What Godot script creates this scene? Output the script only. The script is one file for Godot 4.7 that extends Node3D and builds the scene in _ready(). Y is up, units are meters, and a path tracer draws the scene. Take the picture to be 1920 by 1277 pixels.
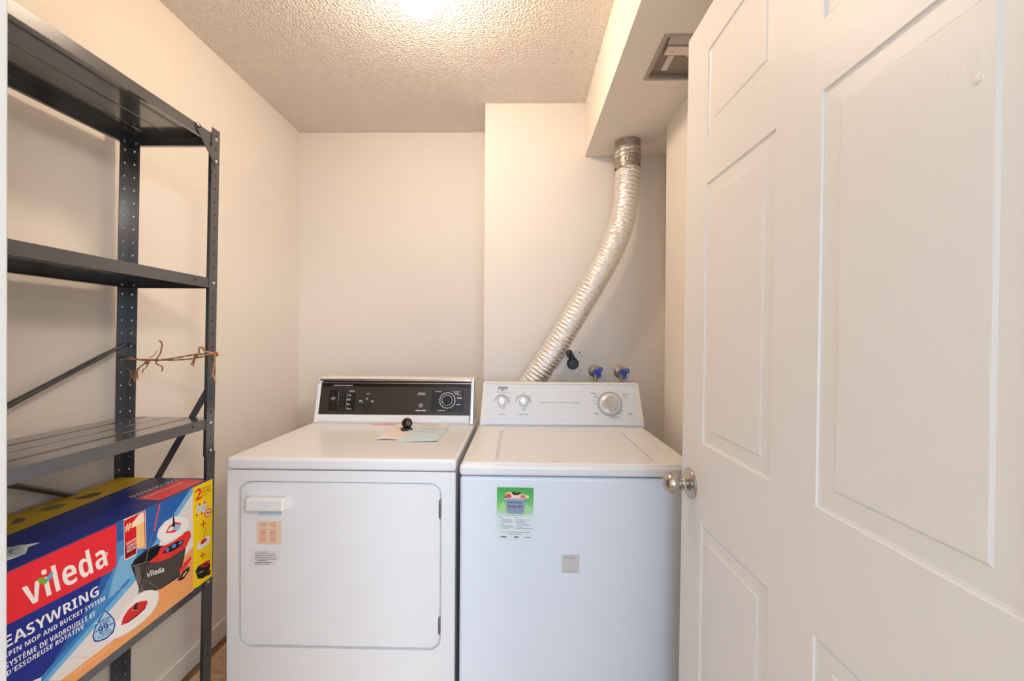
extends Node3D

# ---------------------------------------------------------------- print canvas
class Canvas:
	var im: Image
	var s := 3.0
	var W := 0
	var H := 0
	var ox := 0.0
	var oy := 0.0
	func _init(w_mm, h_mm, px_per_mm, ground):
		s = px_per_mm
		W = int(w_mm * s)
		H = int(h_mm * s)
		im = Image.create(W, H, false, Image.FORMAT_RGB8)
		im.fill(Color(ground))
	func fill(col, pts):
		var y0 := 1e9
		var y1 := -1e9
		for p in pts:
			y0 = min(y0, p.y)
			y1 = max(y1, p.y)
		var n = pts.size()
		for y in range(max(0, int(y0)), min(H, int(y1) + 1)):
			var yc = y + 0.5
			var xs := []
			for i in n:
				var a = pts[i]
				var b = pts[(i + 1) % n]
				if (a.y <= yc) != (b.y <= yc):
					xs.append(a.x + (yc - a.y) / (b.y - a.y) * (b.x - a.x))
			xs.sort()
			for k in range(0, xs.size() - 1, 2):
				var xa = clamp(int(round(xs[k])), 0, W)
				var xb = clamp(int(round(xs[k + 1])), 0, W)
				if xb > xa:
					im.fill_rect(Rect2i(xa, y, xb - xa, 1), col)
	func pt(x, y):
		return Vector2((x - ox) * s, (y - oy) * s)
	func poly(hex, a):
		var pts := []
		for i in range(0, a.size(), 2):
			pts.append(pt(a[i], a[i + 1]))
		fill(Color(hex), pts)
	func rect(hex, x, y, w, h):
		poly(hex, [x, y, x + w, y, x + w, y + h, x, y + h])
	func line(hex, w, a):
		for i in range(0, a.size() - 2, 2):
			var p = pt(a[i], a[i + 1])
			var q = pt(a[i + 2], a[i + 3])
			var d = (q - p)
			if d.length() < 0.01:
				continue
			var n = d.normalized().orthogonal() * w * s * 0.5
			fill(Color(hex), [p + n, q + n, q - n, p - n])
	func oval(hex, a):
		var c = pt(a[0], a[1])
		var u = pt(a[2], a[3]) - c
		var v = pt(a[4], a[5]) - c
		var pts := []
		for i in 32:
			var t = TAU * i / 32.0
			pts.append(c + u * cos(t) + v * sin(t))
		fill(Color(hex), pts)
	func text(words, hex, a, font = "bold"):
		var tm := TextMesh.new()
		var f := SystemFont.new()
		f.font_names = PackedStringArray(["Droid Sans"])
		f.font_weight = 700 if font != "plain" else 400
		tm.font = f
		tm.font_size = 64
		tm.pixel_size = 0.1
		tm.depth = 0.0
		tm.curve_step = 1.0
		tm.text = words
		if tm.get_surface_count() == 0:
			return
		var arr = tm.surface_get_arrays(0)
		var v = arr[Mesh.ARRAY_VERTEX]
		var ix = arr[Mesh.ARRAY_INDEX]
		var lo = Vector2(1e9, 1e9)
		var hi = Vector2(-1e9, -1e9)
		for p in v:
			lo = Vector2(min(lo.x, p.x), min(lo.y, p.y))
			hi = Vector2(max(hi.x, p.x), max(hi.y, p.y))
		var bl = pt(a[0], a[1])
		var ex = (pt(a[2], a[3]) - bl) / (hi.x - lo.x)
		var ey = (pt(a[4], a[5]) - bl) / (hi.y - lo.y)
		var col = Color(hex)
		var q := []
		for p in v:
			q.append(bl + ex * (p.x - lo.x) + ey * (p.y - lo.y))
		if ix == null or ix.size() == 0:
			for i in range(0, q.size() - 2, 3):
				fill(col, [q[i], q[i + 1], q[i + 2]])
		else:
			for i in range(0, ix.size() - 2, 3):
				fill(col, [q[ix[i]], q[ix[i + 1]], q[ix[i + 2]]])
	func tex():
		return ImageTexture.create_from_image(im)

# ---------------------------------------------------------------- helpers
var M := {}

func ST():
	var s := SurfaceTool.new()
	s.begin(Mesh.PRIMITIVE_TRIANGLES)
	return s

func vtx(st, p, n, uv = Vector2.ZERO):
	st.set_normal(n)
	st.set_uv(uv)
	st.add_vertex(p)

func tri(st, a, b, c, n):
	if (b - a).cross(c - a).dot(n) > 0:
		var t = b
		b = c
		c = t
	vtx(st, a, n)
	vtx(st, b, n)
	vtx(st, c, n)

# quad whose normal points along or is guessed from `out`
func quad(st, a, b, c, d, out):
	var n = (b - a).cross(c - a)
	if n.length() < 1e-12:
		n = (c - a).cross(d - a)
	if n.length() < 1e-14:
		return
	n = n.normalized()
	if n.dot(out) < 0:
		n = -n
	tri(st, a, b, c, n)
	tri(st, a, c, d, n)

# smooth quad with four normals
func squad(st, P, N):
	var out = N[0] + N[1] + N[2] + N[3]
	var o = [0, 1, 2, 0, 2, 3]
	if (P[1] - P[0]).cross(P[2] - P[0]).dot(out) > 0:
		o = [0, 2, 1, 0, 3, 2]
	for i in o:
		vtx(st, P[i], N[i])

func bx(st, lo, hi, xf = Transform3D.IDENTITY):
	var c := []
	for i in 8:
		c.append(xf * Vector3(hi.x if i & 1 else lo.x, hi.y if i & 2 else lo.y, hi.z if i & 4 else lo.z))
	var B = xf.basis
	quad(st, c[0], c[1], c[3], c[2], -B.z)
	quad(st, c[4], c[5], c[7], c[6], B.z)
	quad(st, c[0], c[2], c[6], c[4], -B.x)
	quad(st, c[1], c[3], c[7], c[5], B.x)
	quad(st, c[0], c[1], c[5], c[4], -B.y)
	quad(st, c[2], c[3], c[7], c[6], B.y)

# box with rounded edges
func rb(st, lo, hi, r, seg = 3, xf = Transform3D.IDENTITY):
	var c = (lo + hi) * 0.5
	var h = (hi - lo) * 0.5
	r = min(r, min(h.x, min(h.y, h.z)) * 0.999)
	for ax in 3:
		for sg in [-1.0, 1.0]:
			var u = (ax + 1) % 3
			var v = (ax + 2) % 3
			var gu := []
			var gv := []
			for i in seg + 1:
				gu.append(-h[u] + r * i / seg)
				gv.append(-h[v] + r * i / seg)
			for i in seg + 1:
				gu.append(h[u] - r + r * i / seg)
				gv.append(h[v] - r + r * i / seg)
			var P := []
			var N := []
			for a in gu:
				for b in gv:
					var p = Vector3.ZERO
					p[ax] = sg * h[ax]
					p[u] = a
					p[v] = b
					var q = p.clamp(-(h - Vector3(r, r, r)), h - Vector3(r, r, r))
					var n = (p - q).normalized()
					P.append(xf * (c + q + n * r))
					N.append((xf.basis * n).normalized())
			var m = gv.size()
			for i in gu.size() - 1:
				for j in m - 1:
					var k = i * m + j
					squad(st, [P[k], P[k + 1], P[k + m + 1], P[k + m]], [N[k], N[k + 1], N[k + m + 1], N[k + m]])

func tube(st, pts, rad, sides = 10, caps = true):
	var n = pts.size()
	var prev = Vector3.ZERO
	var rings := []
	var norms := []
	for i in n:
		var t = (pts[min(i + 1, n - 1)] - pts[max(i - 1, 0)]).normalized()
		var s = prev
		if i == 0:
			s = Vector3.UP if abs(t.y) < 0.9 else Vector3.RIGHT
		s = (s - t * s.dot(t)).normalized()
		prev = s
		var b = t.cross(s)
		var ring := []
		var nr := []
		var rr_ = rad[i] if rad is Array else rad
		for j in sides:
			var a = TAU * j / sides
			var d = s * cos(a) + b * sin(a)
			ring.append(pts[i] + d * rr_)
			nr.append(d)
		rings.append(ring)
		norms.append(nr)
	for i in n - 1:
		for j in sides:
			var k = (j + 1) % sides
			squad(st, [rings[i][j], rings[i][k], rings[i + 1][k], rings[i + 1][j]], [norms[i][j], norms[i][k], norms[i + 1][k], norms[i + 1][j]])
	if caps:
		for e in [0, n - 1]:
			var out = (pts[0] - pts[1]) if e == 0 else (pts[n - 1] - pts[n - 2])
			for j in sides:
				tri(st, pts[e], rings[e][j], rings[e][(j + 1) % sides], out.normalized())

# smooth a coarse path
func curve(pts, steps):
	var out := []
	var n = pts.size()
	for i in n - 1:
		var p0 = pts[max(i - 1, 0)]
		var p3 = pts[min(i + 2, n - 1)]
		for k in steps:
			out.append(pts[i].cubic_interpolate(pts[i + 1], p0, p3, float(k) / steps))
	out.append(pts[n - 1])
	return out

# profile of (radius, height) turned about local z
func lathe(st, prof, xf, n = 32, smooth = false):
	var m = prof.size()
	var pn := []
	for i in m - 1:
		var d = prof[i + 1] - prof[i]
		pn.append(Vector2(d.y, -d.x).normalized())
	for i in m - 1:
		var na = pn[i]
		var nb = pn[i]
		if smooth:
			na = (pn[max(i - 1, 0)] + pn[i]).normalized()
			nb = (pn[i] + pn[min(i + 1, m - 2)]).normalized()
		for j in n:
			var P := []
			var N := []
			for q in [[i, j, na], [i, j + 1, na], [i + 1, j + 1, nb], [i + 1, j, nb]]:
				var a = TAU * q[1] / n
				var pr = prof[q[0]]
				P.append(xf * Vector3(cos(a) * pr.x, sin(a) * pr.x, pr.y))
				N.append((xf.basis * Vector3(cos(a) * q[2].x, sin(a) * q[2].x, q[2].y)).normalized())
			squad(st, P, N)

func rr(cx, cy, w, h, r, n = 5):
	var out := []
	r = max(r, 0.00001)
	for k in 4:
		var sx = [1, -1, -1, 1][k]
		var sy = [1, 1, -1, -1][k]
		var c = Vector2(cx + sx * (w / 2 - r), cy + sy * (h / 2 - r))
		for i in n + 1:
			var a = PI / 2 * (k + float(i) / n)
			out.append(c + Vector2(cos(a), sin(a)) * r)
	return out

func v3(p, z, xf):
	return xf * Vector3(p.x, p.y, z)

# plate with rounded corners from z0 up to z1, edge b bevelled
func plate(st, cx, cy, w, h, r, z0, z1, b, xf = Transform3D.IDENTITY, n = 5):
	var o = rr(cx, cy, w, h, r, n)
	var i_ = rr(cx, cy, w - 2 * b, h - 2 * b, max(r - b, 0.00001), n)
	var nz = xf.basis.z.normalized()
	var m = o.size()
	for k in m:
		var l = (k + 1) % m
		var mid = (o[k] + o[l]) / 2 - Vector2(cx, cy)
		var out = xf.basis * Vector3(mid.x, mid.y, 0)
		quad(st, v3(o[k], z0, xf), v3(o[l], z0, xf), v3(o[l], z1 - b, xf), v3(o[k], z1 - b, xf), out)
		if b > 0:
			quad(st, v3(o[k], z1 - b, xf), v3(o[l], z1 - b, xf), v3(i_[l], z1, xf), v3(i_[k], z1, xf), out + nz * 0.001)
		var tri_p = [Vector2(cx, cy), i_[k], i_[l]]
		var P := []
		for p in tri_p:
			P.append(v3(p, z1, xf))
		var ord = [0, 1, 2] if (P[1] - P[0]).cross(P[2] - P[0]).dot(nz) < 0 else [0, 2, 1]
		for q in ord:
			vtx(st, P[q], nz, Vector2((tri_p[q].x - cx) / w + 0.5, 0.5 - (tri_p[q].y - cy) / h))
		tri(st, v3(Vector2(cx, cy), z0, xf), v3(o[k], z0, xf), v3(o[l], z0, xf), -nz)

# plate with a rounded opening: O and I are [cx, cy, w, h, r]
func ringplate(st, O, I, z0, z1, b, xf = Transform3D.IDENTITY, n = 6):
	var o = rr(O[0], O[1], O[2], O[3], O[4], n)
	var o2 = rr(O[0], O[1], O[2] - 2 * b, O[3] - 2 * b, max(O[4] - b, 0.00001), n)
	var i_ = rr(I[0], I[1], I[2], I[3], I[4], n)
	var nz = xf.basis.z.normalized()
	var m = o.size()
	for k in m:
		var l = (k + 1) % m
		var mo = (o[k] + o[l]) / 2 - Vector2(O[0], O[1])
		var out = xf.basis * Vector3(mo.x, mo.y, 0)
		quad(st, v3(o[k], z0, xf), v3(o[l], z0, xf), v3(o[l], z1 - b, xf), v3(o[k], z1 - b, xf), out)
		if b > 0:
			quad(st, v3(o[k], z1 - b, xf), v3(o[l], z1 - b, xf), v3(o2[l], z1, xf), v3(o2[k], z1, xf), out + nz * 0.001)
		quad(st, v3(o2[k], z1, xf), v3(o2[l], z1, xf), v3(i_[l], z1, xf), v3(i_[k], z1, xf), nz)
		quad(st, v3(i_[k], z0, xf), v3(i_[l], z0, xf), v3(i_[l], z1, xf), v3(i_[k], z1, xf), -out)

# flat outline pushed out to a thickness
func prism(st, pts, z0, z1, xf = Transform3D.IDENTITY):
	var pv := PackedVector2Array(pts)
	var ix = Geometry2D.triangulate_polygon(pv)
	var nz = xf.basis.z.normalized()
	for i in range(0, ix.size(), 3):
		tri(st, v3(pv[ix[i]], z1, xf), v3(pv[ix[i + 1]], z1, xf), v3(pv[ix[i + 2]], z1, xf), nz)
		tri(st, v3(pv[ix[i]], z0, xf), v3(pv[ix[i + 1]], z0, xf), v3(pv[ix[i + 2]], z0, xf), -nz)
	var ccw = not Geometry2D.is_polygon_clockwise(pv)
	for k in pv.size():
		var a = pv[k]
		var b = pv[(k + 1) % pv.size()]
		var d = (b - a)
		var o = Vector2(d.y, -d.x) if ccw else Vector2(-d.y, d.x)
		quad(st, v3(a, z0, xf), v3(b, z0, xf), v3(b, z1, xf), v3(a, z1, xf), xf.basis * Vector3(o.x, o.y, 0))

func obj(called, st, m, parent = self, xf = Transform3D.IDENTITY):
	var o := MeshInstance3D.new()
	o.name = called
	o.mesh = st.commit() if st is SurfaceTool else st
	o.material_override = m
	o.cast_shadow = GeometryInstance3D.SHADOW_CASTING_SETTING_ON
	parent.add_child(o, true)
	o.transform = xf if parent == self else parent.global_transform.affine_inverse() * xf
	return o

func thing(called, label, category, at = Vector3.ZERO, group = ""):
	var o := Node3D.new()
	o.name = called
	add_child(o, true)
	o.position = at
	return tag(o, label, category, group)

func tag(o, label, category, group = ""):
	o.set_meta("label", label)
	o.set_meta("category", category)
	if group:
		o.set_meta("group", group)
	return o

func stuff(o):
	o.set_meta("kind", "stuff")
	return o

func struct(called, st, m):
	var o = obj(called, st, m)
	o.set_meta("kind", "structure")
	return o

func words(called, txt, size, m, parent, xf, bold = true, squeeze = 1.0, slant = 0.0):
	var tm := TextMesh.new()
	var f := SystemFont.new()
	f.font_names = PackedStringArray(["Droid Sans"])
	f.font_weight = 700 if bold else 400
	tm.font = f
	tm.font_size = 48
	tm.pixel_size = size / 48.0
	tm.depth = 0.0003
	tm.curve_step = 2.0
	tm.text = txt
	var b = Basis(Vector3(squeeze, 0, 0), Vector3(slant, 1, 0), Vector3(0, 0, 1))
	return obj(called, tm, m, parent, xf * Transform3D(b, Vector3.ZERO))

func mat(key, col, rough, metal = 0.0, spec = 0.5):
	var m := StandardMaterial3D.new()
	m.resource_name = key
	m.albedo_color = col if col is Color else Color(col)
	m.roughness = rough
	m.metallic = metal
	m.metallic_specular = spec
	M[key] = m
	return m

func noise_tex(freq, size, kind = FastNoiseLite.TYPE_SIMPLEX_SMOOTH, octaves = 3, bump = -1.0, ramp = null, seed_ = 1):
	var n := FastNoiseLite.new()
	n.noise_type = kind
	n.frequency = freq
	n.seed = seed_
	n.fractal_octaves = octaves
	var t := NoiseTexture2D.new()
	t.width = size
	t.height = size
	t.seamless = true
	t.noise = n
	if bump > 0:
		t.as_normal_map = true
		t.bump_strength = bump
	if ramp:
		var g := Gradient.new()
		g.offsets = PackedFloat32Array(ramp[0])
		var cs := PackedColorArray()
		for c in ramp[1]:
			cs.append(Color(c))
		g.colors = cs
		t.color_ramp = g
	return t

func bump(m, tex, scale, strength, world = true):
	m.normal_enabled = true
	m.normal_texture = tex
	m.normal_scale = strength
	m.uv1_triplanar = true
	m.uv1_world_triplanar = world
	m.uv1_scale = scale
	return m

func printed(key, tex, rough = 0.5, spec = 0.5):
	var m = mat(key, Color.WHITE, rough, 0.0, spec)
	m.albedo_texture = tex
	return m

func frame(o, right, up):
	right = right.normalized()
	up = (up - right * up.dot(right)).normalized()
	return Transform3D(Basis(right, up, right.cross(up)), o)

# ---------------------------------------------------------------- scene
const CEIL := 2.43
const XL := -1.249
const ZB := -2.105
const ZBL := -2.4

func _ready():
	# camera
	var cam := Camera3D.new()
	cam.name = "camera"
	cam.fov = rad_to_deg(2.0 * atan(638.5 / 800.0))
	cam.near = 0.02
	cam.far = 60.0
	cam.transform = Transform3D(Basis(Vector3.UP, deg_to_rad(0.95)) * Basis(Vector3.RIGHT, deg_to_rad(-0.25)) * Basis(Vector3.BACK, deg_to_rad(0.38)), Vector3(0, 1.272, 0))
	add_child(cam)
	cam.current = true
	# sky and exposure
	var we := WorldEnvironment.new()
	we.name = "environment"
	var e := Environment.new()
	e.background_mode = Environment.BG_SKY
	var sky := Sky.new()
	var sm := ProceduralSkyMaterial.new()
	sm.sky_top_color = Color(0.45, 0.6, 0.85)
	sm.sky_horizon_color = Color(0.8, 0.86, 0.93)
	sm.ground_bottom_color = Color(0.4, 0.4, 0.38)
	sm.ground_horizon_color = Color(0.7, 0.72, 0.74)
	sky.sky_material = sm
	e.sky = sky
	e.tonemap_mode = Environment.TONE_MAPPER_LINEAR
	e.tonemap_exposure = 1.68
	e.sdfgi_enabled = true
	e.ssao_enabled = true
	e.ssil_enabled = true
	we.environment = e
	add_child(we)
	# daylight that comes in by the window of the hall behind the camera
	var day := AreaLight3D.new()
	day.name = "window_daylight"
	day.area_size = Vector2(3.3, 1.5)
	day.light_color = Color(0.72, 0.86, 1.0)
	day.light_energy = 5.8
	day.area_range = 12.0
	day.shadow_enabled = true
	day.position = Vector3(1.0, 1.5, 2.52)
	add_child(day)

	materials()
	room()
	hall()
	bulkhead()
	door()
	shelving()
	dryer()
	washer()
	ceiling_light()
	hall_light()
	duct()
	mop_box()
	exhaust_fan()
	outlet()
	valve(0.3724, 1.1165, "left water valve with blue three-lobed handle, nearer the black plug", 0.2)
	valve(0.4962, 1.1138, "right water valve with blue three-lobed handle, nearer the wall corner", -0.25)
	papers()
	magnet()
	twine()

func materials():
	var fine = noise_tex(0.05, 512, FastNoiseLite.TYPE_SIMPLEX_SMOOTH, 4, 5.0, null, 3)
	bump(mat("wall", Color(0.95, 0.92, 0.88), 0.8), fine, Vector3(2.2, 2.2, 2.2), 0.12)
	var stipple = noise_tex(0.045, 1024, FastNoiseLite.TYPE_SIMPLEX_SMOOTH, 2, 14.0, null, 8)
	bump(mat("ceiling", Color(0.965, 0.93, 0.895), 0.95), stipple, Vector3(1.9, 1.9, 1.9), 1.0)
	mat("trim", Color(0.93, 0.915, 0.89), 0.45)
	mat("jamb", Color(0.80, 0.80, 0.795), 0.5)
	var grain = noise_tex(0.02, 512, FastNoiseLite.TYPE_SIMPLEX_SMOOTH, 4, 6.0, null, 5)
	bump(mat("door_vertical", Color(0.935, 0.925, 0.91), 0.42), grain, Vector3(26, 1.2, 26), 0.10, false)
	bump(mat("door_horizontal", Color(0.935, 0.925, 0.91), 0.42), grain, Vector3(1.2, 26, 1.2), 0.14, false)
	mat("enamel", Color(0.925, 0.92, 0.915), 0.25)
	mat("enamel_cool", Color(0.895, 0.915, 0.945), 0.25)
	mat("enamel_cream", Color(0.93, 0.915, 0.88), 0.3)
	mat("plastic_white", Color(0.93, 0.925, 0.91), 0.35)
	mat("panel_white", Color(0.90, 0.91, 0.92), 0.3)
	mat("grey_print", Color(0.70, 0.71, 0.74), 0.5)
	mat("ink", Color(0.16, 0.17, 0.2), 0.5)
	mat("ink_soft", Color(0.45, 0.46, 0.5), 0.5)
	mat("white_print", Color(0.85, 0.83, 0.8), 0.5)
	mat("dim_print", Color(0.5, 0.48, 0.45), 0.5)
	mat("black_plastic", Color(0.07, 0.065, 0.065), 0.3)
	mat("black_satin", Color(0.10, 0.095, 0.09), 0.4)
	mat("button_grey", Color(0.17, 0.165, 0.16), 0.4)
	var brushed = noise_tex(0.02, 512, FastNoiseLite.TYPE_SIMPLEX_SMOOTH, 3, 3.0, null, 12)
	bump(mat("console_black", Color(0.25, 0.222, 0.20), 0.34, 0.2), brushed, Vector3(0.8, 60, 60), 0.5)
	mat("chrome", Color(0.85, 0.85, 0.85), 0.22, 1.0)
	mat("nickel", Color(0.74, 0.72, 0.69), 0.22, 1.0)
	mat("zinc", Color(0.80, 0.79, 0.76), 0.35, 1.0)
	mat("hinge_steel", Color(0.6, 0.6, 0.6), 0.35, 1.0)
	mat("silver_knob", Color(0.92, 0.91, 0.90), 0.25, 0.75)
	mat("brass_nickel", Color(0.86, 0.80, 0.70), 0.25, 0.8)
	mat("old_steel", Color(0.80, 0.74, 0.67), 0.3, 0.7)
	mat("blue_handle", Color(0.26, 0.41, 0.84), 0.35)
	mat("rubber", Color(0.90, 0.88, 0.82), 0.6)
	var steel = mat("shelf_steel", Color(0.275, 0.28, 0.29), 0.22, 0.0, 0.6)
	steel.clearcoat_enabled = true
	steel.clearcoat = 0.7
	steel.clearcoat_roughness = 0.08
	var foil_n = noise_tex(0.03, 512, FastNoiseLite.TYPE_SIMPLEX, 5, 10.0, null, 31)
	bump(mat("foil", Color(0.97, 0.96, 0.95), 0.28, 0.92), foil_n, Vector3(7, 7, 7), 0.9)
	bump(mat("foil_tape", Color(0.68, 0.65, 0.62), 0.35, 0.9), foil_n, Vector3(4, 4, 4), 0.6)
	bump(mat("foil_band", Color(0.88, 0.86, 0.83), 0.2, 1.0), foil_n, Vector3(4, 4, 4), 0.4)
	mat("galvanised", Color(0.70, 0.67, 0.63), 0.5, 0.3)
	mat("fan_plate", Color(0.58, 0.53, 0.50), 0.5, 0.2)
	mat("fan_rail", Color(0.72, 0.71, 0.68), 0.5, 0.2)
	mat("fan_box", Color(0.94, 0.87, 0.82), 0.6)
	mat("label_white", Color(0.88, 0.86, 0.84), 0.6)
	mat("dark_hole", Color(0.03, 0.03, 0.035), 0.8)
	mat("jute", Color(0.68, 0.49, 0.32), 0.9)
	mat("jute_light", Color(0.76, 0.55, 0.38), 0.9)
	mat("box_blue", Color(0.15, 0.18, 0.52), 0.35)
	mat("plug_black", Color(0.13, 0.14, 0.16), 0.4)
	var tile_c = noise_tex(0.03, 256, FastNoiseLite.TYPE_CELLULAR, 2, -1.0, [[0.0, 0.45, 0.6, 1.0], [Color(0.84, 0.68, 0.50), Color(0.92, 0.78, 0.60), Color(0.95, 0.82, 0.65), Color(0.87, 0.72, 0.54)]], 4)
	for k in 2:
		var t = mat("tile%d" % k, Color(1, 1, 1) if k == 0 else Color(0.96, 0.95, 0.93), 0.35)
		t.albedo_texture = tile_c
		t.uv1_triplanar = true
		t.uv1_world_triplanar = true
		t.uv1_scale = Vector3(5, 5, 5)
	mat("grout", Color(0.58, 0.44, 0.30), 0.7)
	mat("hall_floor", Color(0.62, 0.52, 0.42), 0.5)
	var g = mat("globe_glass", Color(1, 0.98, 0.94), 0.3)
	g.emission_enabled = true
	g.emission = Color(1.0, 0.95, 0.88)
	g.emission_energy_multiplier = 2.5
	var gl = mat("window_glass", Color(0.95, 0.98, 1.0, 0.08), 0.02)
	gl.transparency = BaseMaterial3D.TRANSPARENCY_ALPHA

func room():
	var s = ST()
	bx(s, Vector3(-1.36, -0.1, ZBL - 0.1), Vector3(0.88, -0.004, -0.27))
	var fl = struct("floor", s, M.grout)
	var p = 0.1195
	var bm := BoxMesh.new()
	bm.size = Vector3(p - 0.0018, 0.004, p - 0.0018)
	var k := 0
	for i in 16:
		for j in 18:
			var x = -1.2115 + p * (i - 0.5)
			var z = -1.7075 + p * (j - 5.5)
			if x < -1.25 or x > 0.64 or z < -2.4 or z > -0.36:
				continue
			k += 1
			obj("floor_tile", bm, M["tile%d" % ((i * 7 + j * 3) % 2)], fl, Transform3D(Basis(), Vector3(x, -0.002, z)))
	s = ST()
	bx(s, Vector3(-1.36, CEIL, ZBL - 0.1), Vector3(0.88, CEIL + 0.1, -0.21))
	struct("ceiling", s, M.ceiling)
	s = ST()
	bx(s, Vector3(XL - 0.11, -0.1, ZBL - 0.1), Vector3(XL, CEIL, -0.21))
	struct("wall_left", s, M.wall)
	s = ST()
	bx(s, Vector3(XL, -0.1, ZBL - 0.1), Vector3(-0.174, CEIL, ZBL))
	struct("wall_back", s, M.wall)
	s = ST()
	bx(s, Vector3(-0.174, -0.1, ZBL - 0.1), Vector3(0.88, CEIL, ZB))
	struct("wall_back_right", s, M.wall)
	s = ST()
	bx(s, Vector3(0.616, -0.1, -1.812), Vector3(0.88, CEIL, -0.21))
	bx(s, Vector3(0.72, -0.1, ZB), Vector3(0.88, CEIL, -1.812))
	struct("wall_right", s, M.wall)
	# front wall with the doorway the camera looks through
	s = ST()
	bx(s, Vector3(XL, -0.1, -0.33), Vector3(-0.424, CEIL, -0.21))
	bx(s, Vector3(0.492, -0.1, -0.33), Vector3(0.616, CEIL, -0.21))
	bx(s, Vector3(-0.424, 2.07, -0.33), Vector3(0.492, CEIL, -0.21))
	struct("wall_front", s, M.wall)
	s = ST()
	rb(s, Vector3(-0.424, 0, -0.332), Vector3(-0.405, 2.07, -0.205), 0.002, 1)
	rb(s, Vector3(0.476, 0, -0.332), Vector3(0.492, 2.07, -0.205), 0.002, 1)
	bx(s, Vector3(-0.405, 2.05, -0.332), Vector3(0.476, 2.07, -0.205))
	struct("trim_1", s, M.jamb)
	s = ST()
	rb(s, Vector3(-0.466, 0, -0.344), Vector3(-0.4225, 2.13, -0.331), 0.004, 2)
	rb(s, Vector3(-0.466, 2.075, -0.344), Vector3(0.545, 2.13, -0.331), 0.004, 2)
	struct("trim_2", s, M.trim)
	# baseboards: board with a rounded cap
	s = ST()
	for a in [[Vector3(XL, 0, ZBL), Vector3(XL + 0.012, 0.082, -0.345)], [Vector3(XL + 0.012, 0, ZBL), Vector3(-0.174, 0.082, ZBL + 0.012)]]:
		rb(s, a[0], a[1], 0.005, 2)
	struct("baseboard_left", s, M.trim)

func hall():
	# room behind the camera that the doorway opens from, with a wide window
	var s = ST()
	bx(s, Vector3(-1.7, -0.1, -0.27), Vector3(3.1, -0.002, 2.7))
	struct("floor_hall", s, M.hall_floor)
	s = ST()
	bx(s, Vector3(-1.7, CEIL, -0.21), Vector3(3.1, CEIL + 0.1, 2.7))
	struct("ceiling_hall", s, M.trim)
	s = ST()
	bx(s, Vector3(-1.7, -0.1, -0.33), Vector3(-1.6, CEIL, 2.7))
	bx(s, Vector3(3.0, -0.1, -0.33), Vector3(3.1, CEIL, 2.7))
	bx(s, Vector3(-1.6, -0.1, -0.33), Vector3(XL - 0.11, CEIL, -0.21))
	bx(s, Vector3(0.88, -0.1, -0.33), Vector3(3.0, CEIL, -0.21))
	struct("wall_hall_sides", s, M.wall)
	s = ST()
	var a = -0.65
	var b = 2.65
	bx(s, Vector3(-1.6, -0.1, 2.6), Vector3(a, CEIL, 2.7))
	bx(s, Vector3(b, -0.1, 2.6), Vector3(3.0, CEIL, 2.7))
	bx(s, Vector3(a, -0.1, 2.6), Vector3(b, 0.75, 2.7))
	bx(s, Vector3(a, 2.25, 2.6), Vector3(b, CEIL, 2.7))
	struct("wall_hall_back", s, M.wall)
	s = ST()
	bx(s, Vector3(a, 0.75, 2.62), Vector3(a + 0.05, 2.25, 2.67))
	bx(s, Vector3(b - 0.05, 0.75, 2.62), Vector3(b, 2.25, 2.67))
	bx(s, Vector3(a + 0.05, 0.75, 2.62), Vector3(b - 0.05, 0.8, 2.67))
	bx(s, Vector3(a + 0.05, 2.2, 2.62), Vector3(b - 0.05, 2.25, 2.67))
	bx(s, Vector3(0.975, 0.8, 2.62), Vector3(1.025, 2.2, 2.67))
	var w = struct("window_1", s, M.trim)
	for x in [[a + 0.05, 0.975], [1.025, b - 0.05]]:
		s = ST()
		bx(s, Vector3(x[0], 0.8, 2.643), Vector3(x[1], 2.2, 2.647))
		obj("pane", s, M.window_glass, w)

const BY := 2.168
func bulkhead():
	var s = ST()
	# left cheek, and the underside around the opening for the fan
	bx(s, Vector3(0.317, BY, ZB), Vector3(0.335, CEIL, -0.33))
	var x0 = 0.428
	var x1 = 0.60
	var za = -1.478
	var zb = -1.266
	bx(s, Vector3(0.335, BY, ZB), Vector3(x0, BY + 0.014, -0.33))
	bx(s, Vector3(x1, BY, ZB), Vector3(0.616, BY + 0.014, -0.33))
	bx(s, Vector3(0.616, BY, ZB), Vector3(0.72, BY + 0.014, -1.812))
	bx(s, Vector3(x0, BY, ZB), Vector3(x1, BY + 0.014, za))
	bx(s, Vector3(x0, BY, zb), Vector3(x1, BY + 0.014, -0.33))
	struct("wall_bulkhead", s, M.wall)

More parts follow.
